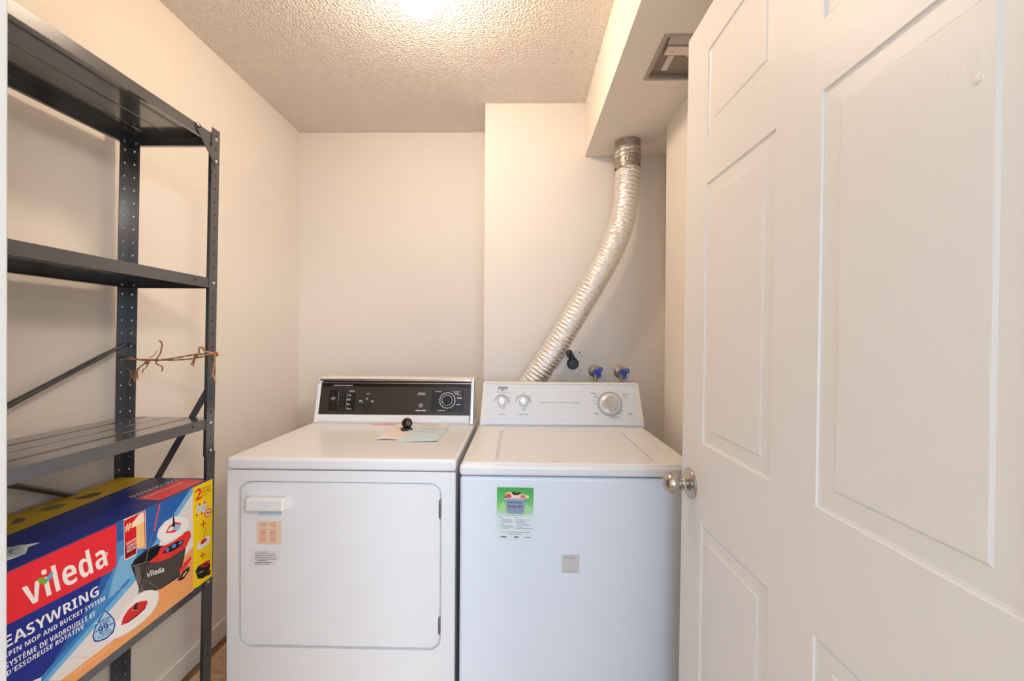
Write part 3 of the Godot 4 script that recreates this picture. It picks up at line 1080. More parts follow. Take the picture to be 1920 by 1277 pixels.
func washer():
	var t = thing("washing_machine", "white top-loading washing machine with light console beside the open door", "washer", Vector3(0.1717, 0, -1.545))
	var x0 = -0.170
	var x1 = 0.5135
	var s = ST()
	rb(s, Vector3(x0 + 0.002, 0.02, -1.87), Vector3(x1 - 0.002, 0.8735, -1.226), 0.010, 3)
	for fx in [x0 + 0.06, x1 - 0.06]:
		for fz in [-1.30, -1.80]:
			bx(s, Vector3(fx - 0.02, 0, fz - 0.02), Vector3(fx + 0.02, 0.02, fz + 0.02))
	obj("cabinet", s, M.enamel_cool, t)
	s = ST()
	rb(s, Vector3(x0, 0.8765, -1.87), Vector3(x1, 0.9085, -1.221), 0.011, 4)
	obj("top", s, M.enamel, t)
	var Hf = frame(Vector3(0, 0.9085, 0), Vector3.RIGHT, Vector3(0, 0, -1))
	s = ST()
	ringplate(s, [0.1717, 1.549, 0.671, 0.64, 0.012], [0.1655, 1.4605, 0.468, 0.400, 0.012], -0.002, 0.0055, 0.004, Hf, 6)
	obj("deck", s, M.enamel, t)
	s = ST()
	plate(s, 0.1665, 1.4610, 0.458, 0.395, 0.011, -0.002, 0.0055, 0.0025, Hf, 6)
	obj("lid", s, M.enamel, t)
	# console: tapering box leaning back
	var K = frame(Vector3(0.178, 0.9145, -1.755), Vector3.RIGHT, Vector3(0, 0.172, -0.06))
	s = ST()
	var L = 0.181
	var P := []
	for q in [[-0.337, 0, 0], [0.337, 0, 0], [0.3245, L, 0], [-0.3275, L, 0]]:
		P.append(K * Vector3(q[0], q[1], 0))
	for q in [[-0.337, 0.0], [0.337, 0.0], [0.3245, 1.0], [-0.3275, 1.0]]:
		P.append(Vector3(0.178 + q[0], 0.9145 + 0.170 * q[1], -1.868))
	quad(s, P[0], P[1], P[2], P[3], Vector3.BACK)
	quad(s, P[4], P[5], P[6], P[7], Vector3.FORWARD)
	quad(s, P[0], P[3], P[7], P[4], Vector3.LEFT)
	quad(s, P[1], P[2], P[6], P[5], Vector3.RIGHT)
	quad(s, P[3], P[2], P[6], P[7], Vector3.UP)
	quad(s, P[0], P[1], P[5], P[4], Vector3.DOWN)
	var con = obj("console", s, M.enamel_cream, t)
	for e in [[-0.337, -0.3275, -0.3155, -0.3125], [0.337, 0.3245, 0.3135, 0.306]]:
		s = ST()
		prism(s, [Vector2(e[0], -0.001), Vector2(e[1], L - 0.004), Vector2(e[1] * 0.985, L + 0.001), Vector2(e[2], L + 0.001), Vector2(e[3], -0.001)], -0.002, 0.006, K)
		obj("end_cap", s, M.enamel_cream, con)
	s = ST()
	rb(s, Vector3(-0.316, 0.1735, -0.004), Vector3(0.315, 0.182, 0.006), 0.003, 3, K)
	obj("top_strip", s, M.enamel_cream, con)
	s = ST()
	rb(s, Vector3(-0.335, 0.0035, -0.002), Vector3(0.335, 0.0255, 0.007), 0.002, 2, K)
	obj("lower_strip", s, M.enamel_cool, con)
	s = ST()
	plate(s, -0.001, 0.0995, 0.631, 0.148, 0.004, -0.001, 0.0028, 0.0006, K)
	obj("control_panel", s, M.panel_white, con)
	knob_small(con, K, -0.2481, 0.0975)
	knob_small(con, K, -0.1586, 0.0983)
	# cycle dial
	var kd = K * Transform3D(Basis(), Vector3(0.2022, 0.0927, 0.003))
	s = ST()
	lathe(s, [Vector2(0.044, 0.0), Vector2(0.044, 0.0007), Vector2(0.052, 0.0007), Vector2(0.052, 0)], kd, 56)
	obj("dial_ring", s, M.grey_print, con)
	s = ST()
	lathe(s, [Vector2(0.0425, 0), Vector2(0.0425, 0.004), Vector2(0.040, 0.006), Vector2(0.037, 0.0065)], kd, 56)
	var dl = obj("cycle_dial", s, M.plastic_white, con)
	s = ST()
	lathe(s, [Vector2(0.0375, 0.005), Vector2(0.036, 0.012), Vector2(0.031, 0.0145), Vector2(0.0285, 0.026), Vector2(0.0265, 0.0285), Vector2(0.00001, 0.0275)], kd, 56)
	obj("knob_cap", s, M.silver_knob, dl)
	s = ST()
	bx(s, Vector3(-0.0012, -0.036, 0.0118), Vector3(0.0012, -0.030, 0.0135), kd)
	obj("pointer_mark", s, M.ink, dl)
	# printing
	words("brand_lettering", "Inglis", 0.0185, M.ink, con, K * Transform3D(Basis(), Vector3(-0.2445, 0.1565, 0.003)), true, 0.85, 0.25)
	s = ST()
	bars(s, [[-243, 138, 58], [-244, 144.5, 24]], K, 1.2, 0.0029)
	bars(s, [[-246, 128, 18], [-271, 116, 9], [-215, 116, 9], [-158, 133, 10], [-158, 128, 9], [-184, 123, 8], [-184, 119, 8], [-131, 123, 8], [-131, 119, 8], [-158, 66, 9], [-157, 61, 8]], K, 1.4, 0.0029)
	bars(s, [[148, 130, 9], [151, 120, 14], [140, 107, 14], [141, 93, 18], [155, 88, 5], [154, 78, 6], [168, 55, 8], [240, 52, 8], [252, 66, 9], [205, 143, 12], [233, 133, 11], [250, 120, 4], [262, 103, 10]], K, 1.3, 0.0029)
	stuff(obj("small_print", s, M.ink_soft, con))
	s = ST()
	bars(s, [[-246.6, 45.3, 28], [-156.2, 46.2, 40], [134, 137, 22], [143, 122, 16], [143, 53, 18], [146, 47, 14], [272, 134, 32], [264, 128, 16], [266, 117, 22], [222, 37, 26], [204, 38, 10], [284, 53, 16], [284, 48, 17]], K, 2.0, 0.0029)
	stuff(obj("cycle_names", s, M.ink_soft, con))
	words("slogan", "Heavy Duty • Super Capacity • 8 Cycle / 2 Speed / 3 Temperature", 0.0075, M.ink_soft, con, K * Transform3D(Basis(), Vector3(-0.0065, 0.096, 0.003)), false, 0.80, 0.2)
	# small grey tag stuck on the front; its square code is left out
	s = ST()
	var F = Transform3D(Basis(), Vector3(0, 0, -1.226))
	plate(s, 0.1525, 0.6266, 0.050, 0.052, 0.004, 0, 0.0006, 0.0003, F)
	var tg = obj("service_tag", s, mat("tag_grey", Color(0.80, 0.79, 0.765), 0.5), t)
	s = ST()
	bx(s, Vector3(0.1335, 0.642, 0.0006), Vector3(0.163, 0.645, 0.0008), F)
	bx(s, Vector3(0.1335, 0.6025, 0.0006), Vector3(0.174, 0.6038, 0.0008), F)
	stuff(obj("tag_print", s, mat("tag_ink", Color(0.62, 0.61, 0.60), 0.5), tg))

func hall_light():
	# second ceiling lamp, out of frame in the room behind the camera
	var c = Vector3(1.15, CEIL, 0.9)
	var t = thing("dome_light", "flat white dome lamp on the hall ceiling behind the camera", "light", c)
	var dn = Transform3D(Basis(Vector3.RIGHT, Vector3(0, 0, 1), Vector3.DOWN), c)
	var s = ST()
	lathe(s, [Vector2(0.00001, 0), Vector2(0.19, 0), Vector2(0.19, 0.02), Vector2(0.18, 0.025)], dn, 40)
	obj("fixture_base", s, M.plastic_white, t)
	s = ST()
	var pr := []
	for i in 13:
		var a = PI / 2 * i / 12.0
		pr.append(Vector2(max(cos(a) * 0.18, 0.00001), 0.024 + sin(a) * 0.07))
	lathe(s, pr, dn, 40, true)
	obj("dome_bulb", s, M.globe_glass, t)
	var l := OmniLight3D.new()
	l.name = "hall_lamp_light"
	l.light_color = Color(1.0, 0.965, 0.925)
	l.light_energy = 1.62
	l.light_size = 0.18
	l.omni_range = 9.0
	l.omni_attenuation = 2.0
	l.shadow_enabled = true
	t.add_child(l)
	l.position = Vector3(0, -0.15, 0)

func ceiling_light():
	var c = Vector3(-0.321, 2.343, -1.32)
	var t = thing("ceiling_light", "round white glass globe lamp glowing on the stippled ceiling", "light", Vector3(c.x, CEIL, c.z))
	var up = Transform3D(Basis(Vector3.RIGHT, Vector3(0, 0, 1), Vector3.DOWN), Vector3(c.x, CEIL, c.z))
	var s = ST()
	lathe(s, [Vector2(0.00001, 0), Vector2(0.075, 0), Vector2(0.085, 0.03), Vector2(0.085, 0.042), Vector2(0.082, 0.042), Vector2(0.06, 0.022), Vector2(0.00001, 0.02)], up, 40)
	obj("fixture_base", s, M.plastic_white, t)
	s = ST()
	var pr := []
	for i in 25:
		var a = PI * i / 24.0
		pr.append(Vector2(max(sin(a) * 0.068, 0.00001), -cos(a) * 0.068))
	lathe(s, pr, Transform3D(up.basis, c), 48, true)
	obj("globe_bulb", s, M.globe_glass, t)
	var l := OmniLight3D.new()
	l.name = "lamp_light"
	l.light_color = Color(1.0, 0.895, 0.785)
	l.light_energy = 0.25
	l.light_size = 0.066
	l.omni_range = 8.0
	l.omni_attenuation = 2.0
	l.shadow_enabled = true
	t.add_child(l)
	l.position = Vector3(0, c.y - CEIL, 0)

func duct():
	var t = thing("flexible_duct", "silver corrugated foil exhaust duct curving down from the bulkhead", "duct", Vector3(0.485, BY, -1.95))
	var cp = [Vector3(0.4855, 2.166, -1.95), Vector3(0.4885, 2.04, -1.95), Vector3(0.473, 1.845, -1.95), Vector3(0.4163, 1.675, -1.95), Vector3(0.3265, 1.506, -1.955), Vector3(0.2407, 1.3594, -1.96), Vector3(0.1518, 1.212, -1.965), Vector3(0.0597, 1.068, -1.972), Vector3(-0.03, 0.93, -1.98), Vector3(-0.13, 0.78, -1.99), Vector3(-0.26, 0.58, -2.0), Vector3(-0.36, 0.36, -2.0)]
	var path = curve(cp, 40)
	# even spacing
	var len := 0.0
	var cum := [0.0]
	for i in path.size() - 1:
		len += (path[i + 1] - path[i]).length()
		cum.append(len)
	var n := 760
	var sides := 44
	var nz := FastNoiseLite.new()
	nz.seed = 7
	nz.frequency = 38.0
	nz.fractal_octaves = 3
	var pos := []
	var j := 0
	for i in n + 1:
		var d = len * i / n
		while j < cum.size() - 2 and cum[j + 1] < d:
			j += 1
		pos.append(path[j].lerp(path[j + 1], clamp((d - cum[j]) / max(cum[j + 1] - cum[j], 1e-6), 0, 1)))
	var st := SurfaceTool.new()
	st.begin(Mesh.PRIMITIVE_TRIANGLES)
	st.set_smooth_group(0)
	var up = Vector3(0, 0, 1)
	for i in n + 1:
		var tg = (pos[min(i + 1, n)] - pos[max(i - 1, 0)]).normalized()
		var s = (up - tg * up.dot(tg)).normalized()
		up = s
		var b = tg.cross(s)
		for k in sides:
			var a = TAU * k / sides
			var dd = s * cos(a) + b * sin(a)
			var ph = len * i / n / 0.0185 + float(k) / sides + 0.35 * nz.get_noise_3d(pos[i].x * 0.5 + cos(a) * 0.02, pos[i].y * 0.5, sin(a) * 0.02)
			var rib = pow(abs(sin(ph * PI)), 0.6)
			var r = 0.0505 + 0.0045 * rib
			var p = pos[i] + dd * r
			r += 0.0034 * nz.get_noise_3d(p.x * 1.6, p.y * 1.6, p.z * 1.6)
			st.add_vertex(pos[i] + dd * r)
	for i in n:
		for k in sides:
			var l = (k + 1) % sides
			var a = i * sides + k
			var b = i * sides + l
			var c = (i + 1) * sides + l
			var d = (i + 1) * sides + k
			for q in [a, c, b, a, d, c]:
				st.add_index(q)
	st.generate_normals()
	obj("duct_hose", st, M.foil, t)
	for a in [["tape_collar", 2.1685, 2.118, 0.0575, M.foil_tape, 3], ["clamp_band", 2.128, 2.094, 0.0586, M.foil_band, 5], ["tape_wrap", 2.100, 2.043, 0.0575, M.foil_tape, 9]]:
		var s2 := SurfaceTool.new()
		s2.begin(Mesh.PRIMITIVE_TRIANGLES)
		s2.set_smooth_group(0)
		var m := 14
		nz.seed = a[5]
		for i in m + 1:
			for k in 48:
				var an = TAU * k / 48
				var yy = lerp(a[1], a[2], float(i) / m)
				if a[0] == "clamp_band":
					yy += 0.006 * cos(an - 0.4)
				var edge = 0.0006 * sin(an * 7.0) if (i == 0 or i == m) else 0.0
				var r = a[3] + 0.0016 * nz.get_noise_3d(cos(an) * 0.03, yy * 1.4, sin(an) * 0.03) + edge
				if a[0] == "clamp_band" and i > 4 and i < 9:
					r -= 0.0012
				s2.add_vertex(Vector3(0.4862 + cos(an) * r, yy, -1.95 + sin(an) * r))
		for i in m:
			for k in 48:
				var l = (k + 1) % 48
				for q in [i * 48 + k, i * 48 + l, (i + 1) * 48 + l, i * 48 + k, (i + 1) * 48 + l, (i + 1) * 48 + k]:
					s2.add_index(q)
		s2.generate_normals()
		obj(a[0], s2, a[4], t)

func mop_box():
	var t = thing("mop_box", "blue and yellow cardboard box of a spin mop set on the shelf", "box", Vector3(-1.08, 0.5385, -0.99))
	var s = ST()
	rb(s, Vector3(-1.222, 0.5385, -1.2885), Vector3(-0.9355, 0.8375, -0.70), 0.002, 2)
	obj("carton", s, M.box_blue, t)
	var c = Canvas.new(589, 299, 3, "25348f")
	art_front(c)
	s = ST()
	plate(s, 0.2945, 0.1495, 0.5885, 0.2985, 0.001, 0, 0.0005, 0.0002, frame(Vector3(-0.9355, 0.5388, -0.70), Vector3(0, 0, -1), Vector3.UP), 1)
	obj("front_print", s, printed("box_front", c.tex(), 0.6, 0.25), t)
	c = Canvas.new(589, 287, 2, "22318a")
	# v counts from the front edge, the picture from the back one
	art_top(c)
	c.im.flip_y()
	s = ST()
	plate(s, 0.2945, 0.143, 0.5885, 0.286, 0.001, 0, 0.0005, 0.0002, frame(Vector3(-0.9360, 0.8375, -0.70), Vector3(0, 0, -1), Vector3(-1, 0, 0)), 1)
	obj("top_print", s, printed("box_top", c.tex(), 0.4, 0.35), t)

func exhaust_fan():
	var t = thing("exhaust_fan", "uncovered exhaust fan opening with metal frame and white label in the bulkhead", "fan", Vector3(0.514, BY, -1.372))
	var x0 = 0.428
	var x1 = 0.60
	var za = -1.478
	var zb = -1.266
	var s = ST()
	# shallow housing
	bx(s, Vector3(x0 + 0.001, BY + 0.016, za + 0.001), Vector3(x0 + 0.003, BY + 0.05, zb - 0.001))
	bx(s, Vector3(x1 - 0.003, BY + 0.016, za + 0.001), Vector3(x1 - 0.001, BY + 0.05, zb - 0.001))
	bx(s, Vector3(x0 + 0.001, BY + 0.002, za + 0.001), Vector3(x1 - 0.001, BY + 0.05, za + 0.003))
	bx(s, Vector3(x0 + 0.001, BY + 0.002, zb - 0.003), Vector3(x1 - 0.001, BY + 0.05, zb - 0.001))
	obj("housing", s, M.galvanised, t)
	s = ST()
	bx(s, Vector3(x0 + 0.004, BY + 0.012, za + 0.004), Vector3(x1 - 0.004, BY + 0.015, zb - 0.004))
	var pl = obj("inner_plate", s, M.fan_plate, t)
	s = ST()
	ringplate(s, [0.514, 1.372, 0.186, 0.222, 0.002], [0.514, 1.372, 0.160, 0.200, 0.002], -0.004, 0.003, 0.001, frame(Vector3(0, BY - 0.0005, 0), Vector3(1, 0, 0), Vector3(0, 0, -1)) * Transform3D(Basis.from_scale(Vector3(1, 1, -1)), Vector3.ZERO), 2)
	obj("flange", s, M.galvanised, t)
	s = ST()
	rb(s, Vector3(x0 + 0.014, BY - 0.002, -1.305), Vector3(x1 - 0.006, BY + 0.020, -1.272), 0.002, 1)
	obj("mounting_rail", s, M.fan_rail, t)
	s = ST()
	rb(s, Vector3(x0 + 0.022, BY - 0.001, -1.356), Vector3(x1 - 0.006, BY + 0.0115, -1.318), 0.002, 1)
	obj("junction_box", s, M.fan_box, t)
	s = ST()
	tube(s, [Vector3(0.466, BY - 0.002, -1.333), Vector3(0.470, BY - 0.003, -1.336), Vector3(0.472, BY - 0.0015, -1.341)], 0.0012, 6)
	obj("screw", s, M.galvanised, t)
	s = ST()
	plate(s, 0.481, 1.414, 0.020, 0.076, 0.002, 0, 0.0006, 0.0002, frame(Vector3(0, BY + 0.012, 0), Vector3(1, 0, 0), Vector3(0, 0, -1)) * Transform3D(Basis.from_scale(Vector3(1, 1, -1)), Vector3.ZERO), 3)
	var lb = obj("rating_label", s, M.label_white, pl)
	s = ST()
	tube(s, [Vector3(0.52, BY + 0.005, -1.36), Vector3(0.53, BY + 0.001, -1.362), Vector3(0.54, BY + 0.004, -1.361), Vector3(0.56, BY + 0.002, -1.363)], 0.003, 6)
	obj("sealant", s, M.fan_box, pl)

func outlet():
	var F = Transform3D(Basis(), Vector3(0, 0, ZB))
	var t = thing("wall_plate", "white metal outlet cover plate with screw holes behind the washer", "outlet", Vector3(0.2555, 1.155, ZB))
	var s = ST()
	plate(s, 0.2555, 1.155, 0.146, 0.130, 0.004, 0.0, 0.0025, 0.001, F)
	obj("cover_plate", s, M.wall, t)
	for h in [[0.2969, 1.2057, 0.0026], [0.2969, 1.2045, 0.003], [0.3056, 1.1905, 0.0022], [0.3045, 1.1184, 0.0028], [0.2935, 1.0998, 0.0024], [0.2215, 1.101, 0.0024]]:
		s = ST()
		lathe(s, [Vector2(0.00001, 0.0027), Vector2(h[2], 0.0027), Vector2(h[2], 0.002)], Transform3D(Basis(), Vector3(h[0], h[1], ZB)), 10)
		if h[2] == 0.003:
			bx(s, Vector3(h[0] - 0.0012, h[1], 0.002), Vector3(h[0] + 0.0012, h[1] + 0.007, 0.0027), F)
		obj("screw_hole", s, M.dark_hole, t)
	var p = thing("power_plug", "round black power plug with short cord beside the foil duct", "plug", Vector3(0.2637, 1.1525, ZB + 0.003))
	s = ST()
	var k = Transform3D(Basis(), Vector3(0.2637, 1.1525, ZB + 0.003))
	lathe(s, [Vector2(0.0285, 0), Vector2(0.0285, 0.016), Vector2(0.0262, 0.020), Vector2(0.0245, 0.0195), Vector2(0.0225, 0.021), Vector2(0.00001, 0.0215)], k, 40)
	var wedge = curve([Vector3(0.2625, 1.168, ZB + 0.013), Vector3(0.259, 1.183, ZB + 0.013), Vector3(0.255, 1.197, ZB + 0.013), Vector3(0.2495, 1.210, ZB + 0.013)], 4)
	var rad := []
	for i in wedge.size():
		rad.append(lerp(0.019, 0.0075, pow(float(i) / (wedge.size() - 1), 0.75)))
	tube(s, wedge, rad, 14)
	obj("plug_body", s, M.plug_black, p)
	for a in [[0.2685, 0.0], [0.246, 0.004]]:
		s = ST()
		tube(s, curve([Vector3(a[0] - 0.005, 1.182, ZB + 0.022), Vector3(a[0] - 0.010, 1.200, ZB + 0.020), Vector3(a[0] - 0.016, 1.214, ZB + 0.016), Vector3(a[0] - 0.030, 1.214, ZB + 0.012), Vector3(a[0] - 0.055, 1.20, ZB + 0.012), Vector3(a[0] - 0.09, 1.15, ZB + 0.014)], 5), 0.0045, 8)
		obj("cord", s, M.plug_black, p)
	s = ST()
	for dx in [-0.007, 0.0, 0.007]:
		bx(s, Vector3(0.2637 + dx - 0.0018, 1.1525 - 0.003, 0.0244), Vector3(0.2637 + dx + 0.0018, 1.1525 + 0.003, 0.0249), F)
	obj("moulded_mark", s, M.button_grey, p)

func valve(x, y, label, turn):
	var t = thing("water_valve", label, "valve", Vector3(x, y, ZB), "supply valves above the washer console")
	var k = Transform3D(Basis(), Vector3(x, y, ZB))
	var s = ST()
	lathe(s, [Vector2(0.0315, 0), Vector2(0.0315, 0.002), Vector2(0.028, 0.0045), Vector2(0.022, 0.009), Vector2(0.0145, 0.012), Vector2(0.0125, 0.013), Vector2(0.00001, 0.013)], k, 40)
	obj("escutcheon", s, M.old_steel, t)
	s = ST()
	lathe(s, [Vector2(0.0105, 0.012), Vector2(0.0105, 0.030), Vector2(0.0085, 0.032), Vector2(0.0085, 0.050), Vector2(0.00001, 0.050)], k, 20)
	# body that turns down into the hose thread
	tube(s, [Vector3(x + 0.001, y - 0.004, ZB + 0.030), Vector3(x + 0.001, y - 0.020, ZB + 0.030), Vector3(x + 0.001, y - 0.030, ZB + 0.030)], [0.0085, 0.0085, 0.010], 14)
	obj("valve_body", s, M.brass_nickel, t)
	s = ST()
	lathe(s, [Vector2(0.0125, 0.0), Vector2(0.0125, 0.004), Vector2(0.0115, 0.0045)], Transform3D(Basis(), Vector3(x, y, ZB + 0.028)), 24)
	obj("packing_ring", s, M.rubber, t)
	s = ST()
	lathe(s, [Vector2(0.0085, 0), Vector2(0.0125, 0.002), Vector2(0.0125, 0.010), Vector2(0.0085, 0.012), Vector2(0.0085, 0.02)], Transform3D(Basis(Vector3.RIGHT, Vector3(0, 0, 1), Vector3.DOWN), Vector3(x + 0.001, y - 0.026, ZB + 0.030)), 6)
	obj("coupling_nut", s, M.brass_nickel, t)
	s = ST()
	tube(s, curve([Vector3(x + 0.001, y - 0.040, ZB + 0.030), Vector3(x + 0.002, y - 0.09, ZB + 0.031), Vector3(x, y - 0.2, ZB + 0.04), Vector3(x - 0.005, y - 0.35, ZB + 0.08)], 5), 0.0062, 10)
	obj("hose", s, M.zinc, t)
	# three-lobed handle
	s = ST()
	var hz = ZB + 0.058
	var hub = Vector3(x + 0.007, y - 0.003, hz)
	var HB = Basis(Vector3.UP, 0.35 + turn * 0.3) * Basis(Vector3.RIGHT, 0.15)
	lathe(s, [Vector2(0.0085, -0.012), Vector2(0.0105, -0.004), Vector2(0.0115, 0.0), Vector2(0.010, 0.004), Vector2(0.005, 0.0055), Vector2(0.00001, 0.006)], Transform3D(HB, hub), 24)
	for i in 3:
		var a0 = TAU * i / 3.0 + 0.75 + turn * 0.5
		var loop := []
		for j in 15:
			var f = j / 14.0
			var ang = a0 + lerp(-0.85, 0.85, f) * (1.0 - 0.50 * sin(f * PI))
			var r = 0.0095 + 0.0185 * pow(sin(f * PI), 0.6)
			loop.append(hub + HB * Vector3(cos(ang) * r, sin(ang) * r, 0.0))
		tube(s, loop, 0.0034, 8)
	# web that joins the lobes
	var web := []
	for i in 12:
		var a = TAU * i / 12.0 + 0.75 + turn * 0.5
		var r = 0.0185 if i % 4 == 0 else 0.0135
		web.append(Vector2(cos(a), sin(a)) * r)
	prism(s, web, -0.002, 0.003, Transform3D(HB, hub))
	obj("handle", s, M.blue_handle, t)

# bent sheet with thickness: corners run back-left, back-right, front-right, front-left
func sheet(c4, nx, ny, thick, lift):
	var s = ST()
	var P := []
	for j in ny + 1:
		var row := []
		for i in nx + 1:
			var u = float(i) / nx
			var v = float(j) / ny
			var p = c4[0].lerp(c4[1], u).lerp(c4[3].lerp(c4[2], u), v)
			p.y += lift.call(u, v)
			row.append([p, Vector2(u, v)])
		P.append(row)
	for j in ny:
		for i in nx:
			var q = [P[j][i], P[j][i + 1], P[j + 1][i + 1], P[j + 1][i]]
			for k in [0, 1, 2, 0, 2, 3]:
				vtx(s, q[k][0] + Vector3(0, thick, 0), Vector3.UP, q[k][1])
			quad(s, q[0][0], q[1][0], q[2][0], q[3][0], Vector3.DOWN)
	for e in 4:
		var m = nx if e % 2 == 0 else ny
		for i in m:
			var a = [P[0][i][0] if i <= nx else null, null]
			var b
			if e == 0:
				a = P[0][i][0]
				b = P[0][i + 1][0]
			elif e == 2:
				a = P[ny][i][0]
				b = P[ny][i + 1][0]
			elif e == 1:
				a = P[i][nx][0]
				b = P[i + 1][nx][0]
			else:
				a = P[i][0][0]
				b = P[i + 1][0][0]
			quad(s, a, b, b + Vector3(0, thick, 0), a + Vector3(0, thick, 0), [Vector3.FORWARD, Vector3.RIGHT, Vector3.BACK, Vector3.LEFT][e])
	return s

func papers():
	var y = 0.9143
	# pink slip
	var s = sheet([Vector3(-0.602, y, -1.7655), Vector3(-0.4985, y, -1.7655), Vector3(-0.4962, y, -1.735), Vector3(-0.6044, y, -1.736)], 4, 2, 0.0003, func(_u, _v): return 0.0)
	tag(obj("paper_slip", s, mat("pink_paper", Color(0.93, 0.68, 0.64), 0.7)), "narrow pink paper slip lying against the dryer console", "paper")
	# peach leaflet
	var c = Canvas.new(212, 290, 4, "f4e8dc")
	for k in 22:
		c.rect("e6bfa2", 16, 20 + k * 11.5, 70 + 26 * fmod(k * 0.43, 1.0), 2.2)
	for k in 6:
		c.rect("c98a6c", 112, 12 + k * 5.0, 60 + 24 * fmod(k * 0.57, 1.0), 2.0)
	c.rect("7a4a36", 88, 6, 32, 3)
	s = sheet([Vector3(-0.503, y, -1.757), Vector3(-0.2914, y, -1.7645), Vector3(-0.292, y, -1.50), Vector3(-0.499, y, -1.477)], 12, 12, 0.0005, func(u, v): return 0.006 * pow(max(0.0, v - 0.75) / 0.25, 2.0) * pow(max(0.0, 1.0 - abs(u - 0.16) / 0.25), 1.0))
	tag(obj("leaflet", s, printed("peach_paper", c.tex(), 0.6)), "peach printed leaflet lying under the mint booklet on the dryer", "leaflet")
	# mint booklet
	c = Canvas.new(140, 236, 4, "d2e2e4")
	c.line("4e5a58", 2.0, [44, 34, 116, 44])
	c.line("20302e", 3.4, [38, 80, 76, 96])
	c.line("3a4644", 2.6, [76, 94, 110, 100])
	c.line("8fa09c", 1.6, [30, 110, 106, 130])
	c.line("40504c", 3.0, [92, 186, 104, 180])
	c.line("40504c", 2.0, [90, 190, 108, 178])
	s = sheet([Vector3(-0.4225, y + 0.001, -1.7035), Vector3(-0.2775, y + 0.001, -1.6845), Vector3(-0.281, y + 0.001, -1.463), Vector3(-0.4155, y + 0.001, -1.4535)], 10, 10, 0.0022, func(u, v): return 0.004 * pow(max(0.0, v - 0.8) / 0.2, 2.0) * pow(u, 1.5))
	tag(obj("booklet", s, printed("mint_paper", c.tex(), 0.55)), "mint green instruction booklet lying on the dryer top", "booklet")
	# black moulded piece
	var t = thing("plastic_stand", "small black round plastic stand beside the mint booklet", "stand", Vector3(-0.4335, y + 0.001, -1.645))
	s = ST()
	rb(s, Vector3(-0.021, 0.0, -0.016), Vector3(0.021, 0.0085, 0.018), 0.004, 3, Transform3D(Basis(Vector3.UP, 0.45), Vector3(-0.434, y + 0.0008, -1.645)))
	obj("foot", s, M.black_plastic, t)
	s = ST()
	var pr := []
	for i in 17:
		var a = PI * i / 16.0
		pr.append(Vector2(max(sin(a) * 0.0205, 0.00001), -cos(a) * 0.009))
	lathe(s, pr, Transform3D(Basis(Vector3.RIGHT, -0.25), Vector3(-0.4335, y + 0.0265, -1.651)), 32, true)
	obj("round_head", s, M.black_plastic, t)
	s = ST()
	bx(s, Vector3(-0.0007, -0.006, 0.0085), Vector3(0.0007, 0.008, 0.0092), Transform3D(Basis(Vector3.RIGHT, -0.25), Vector3(-0.4315, y + 0.0265, -1.651)))
	lathe(s, [Vector2(0.0022, 0.0), Vector2(0.0016, 0.0012), Vector2(0.00001, 0.0016)], Transform3D(Basis(Vector3.RIGHT, -0.25), Vector3(-0.4345, y + 0.0165, -1.643)), 12)
	obj("metal_pin", s, M.chrome, t)

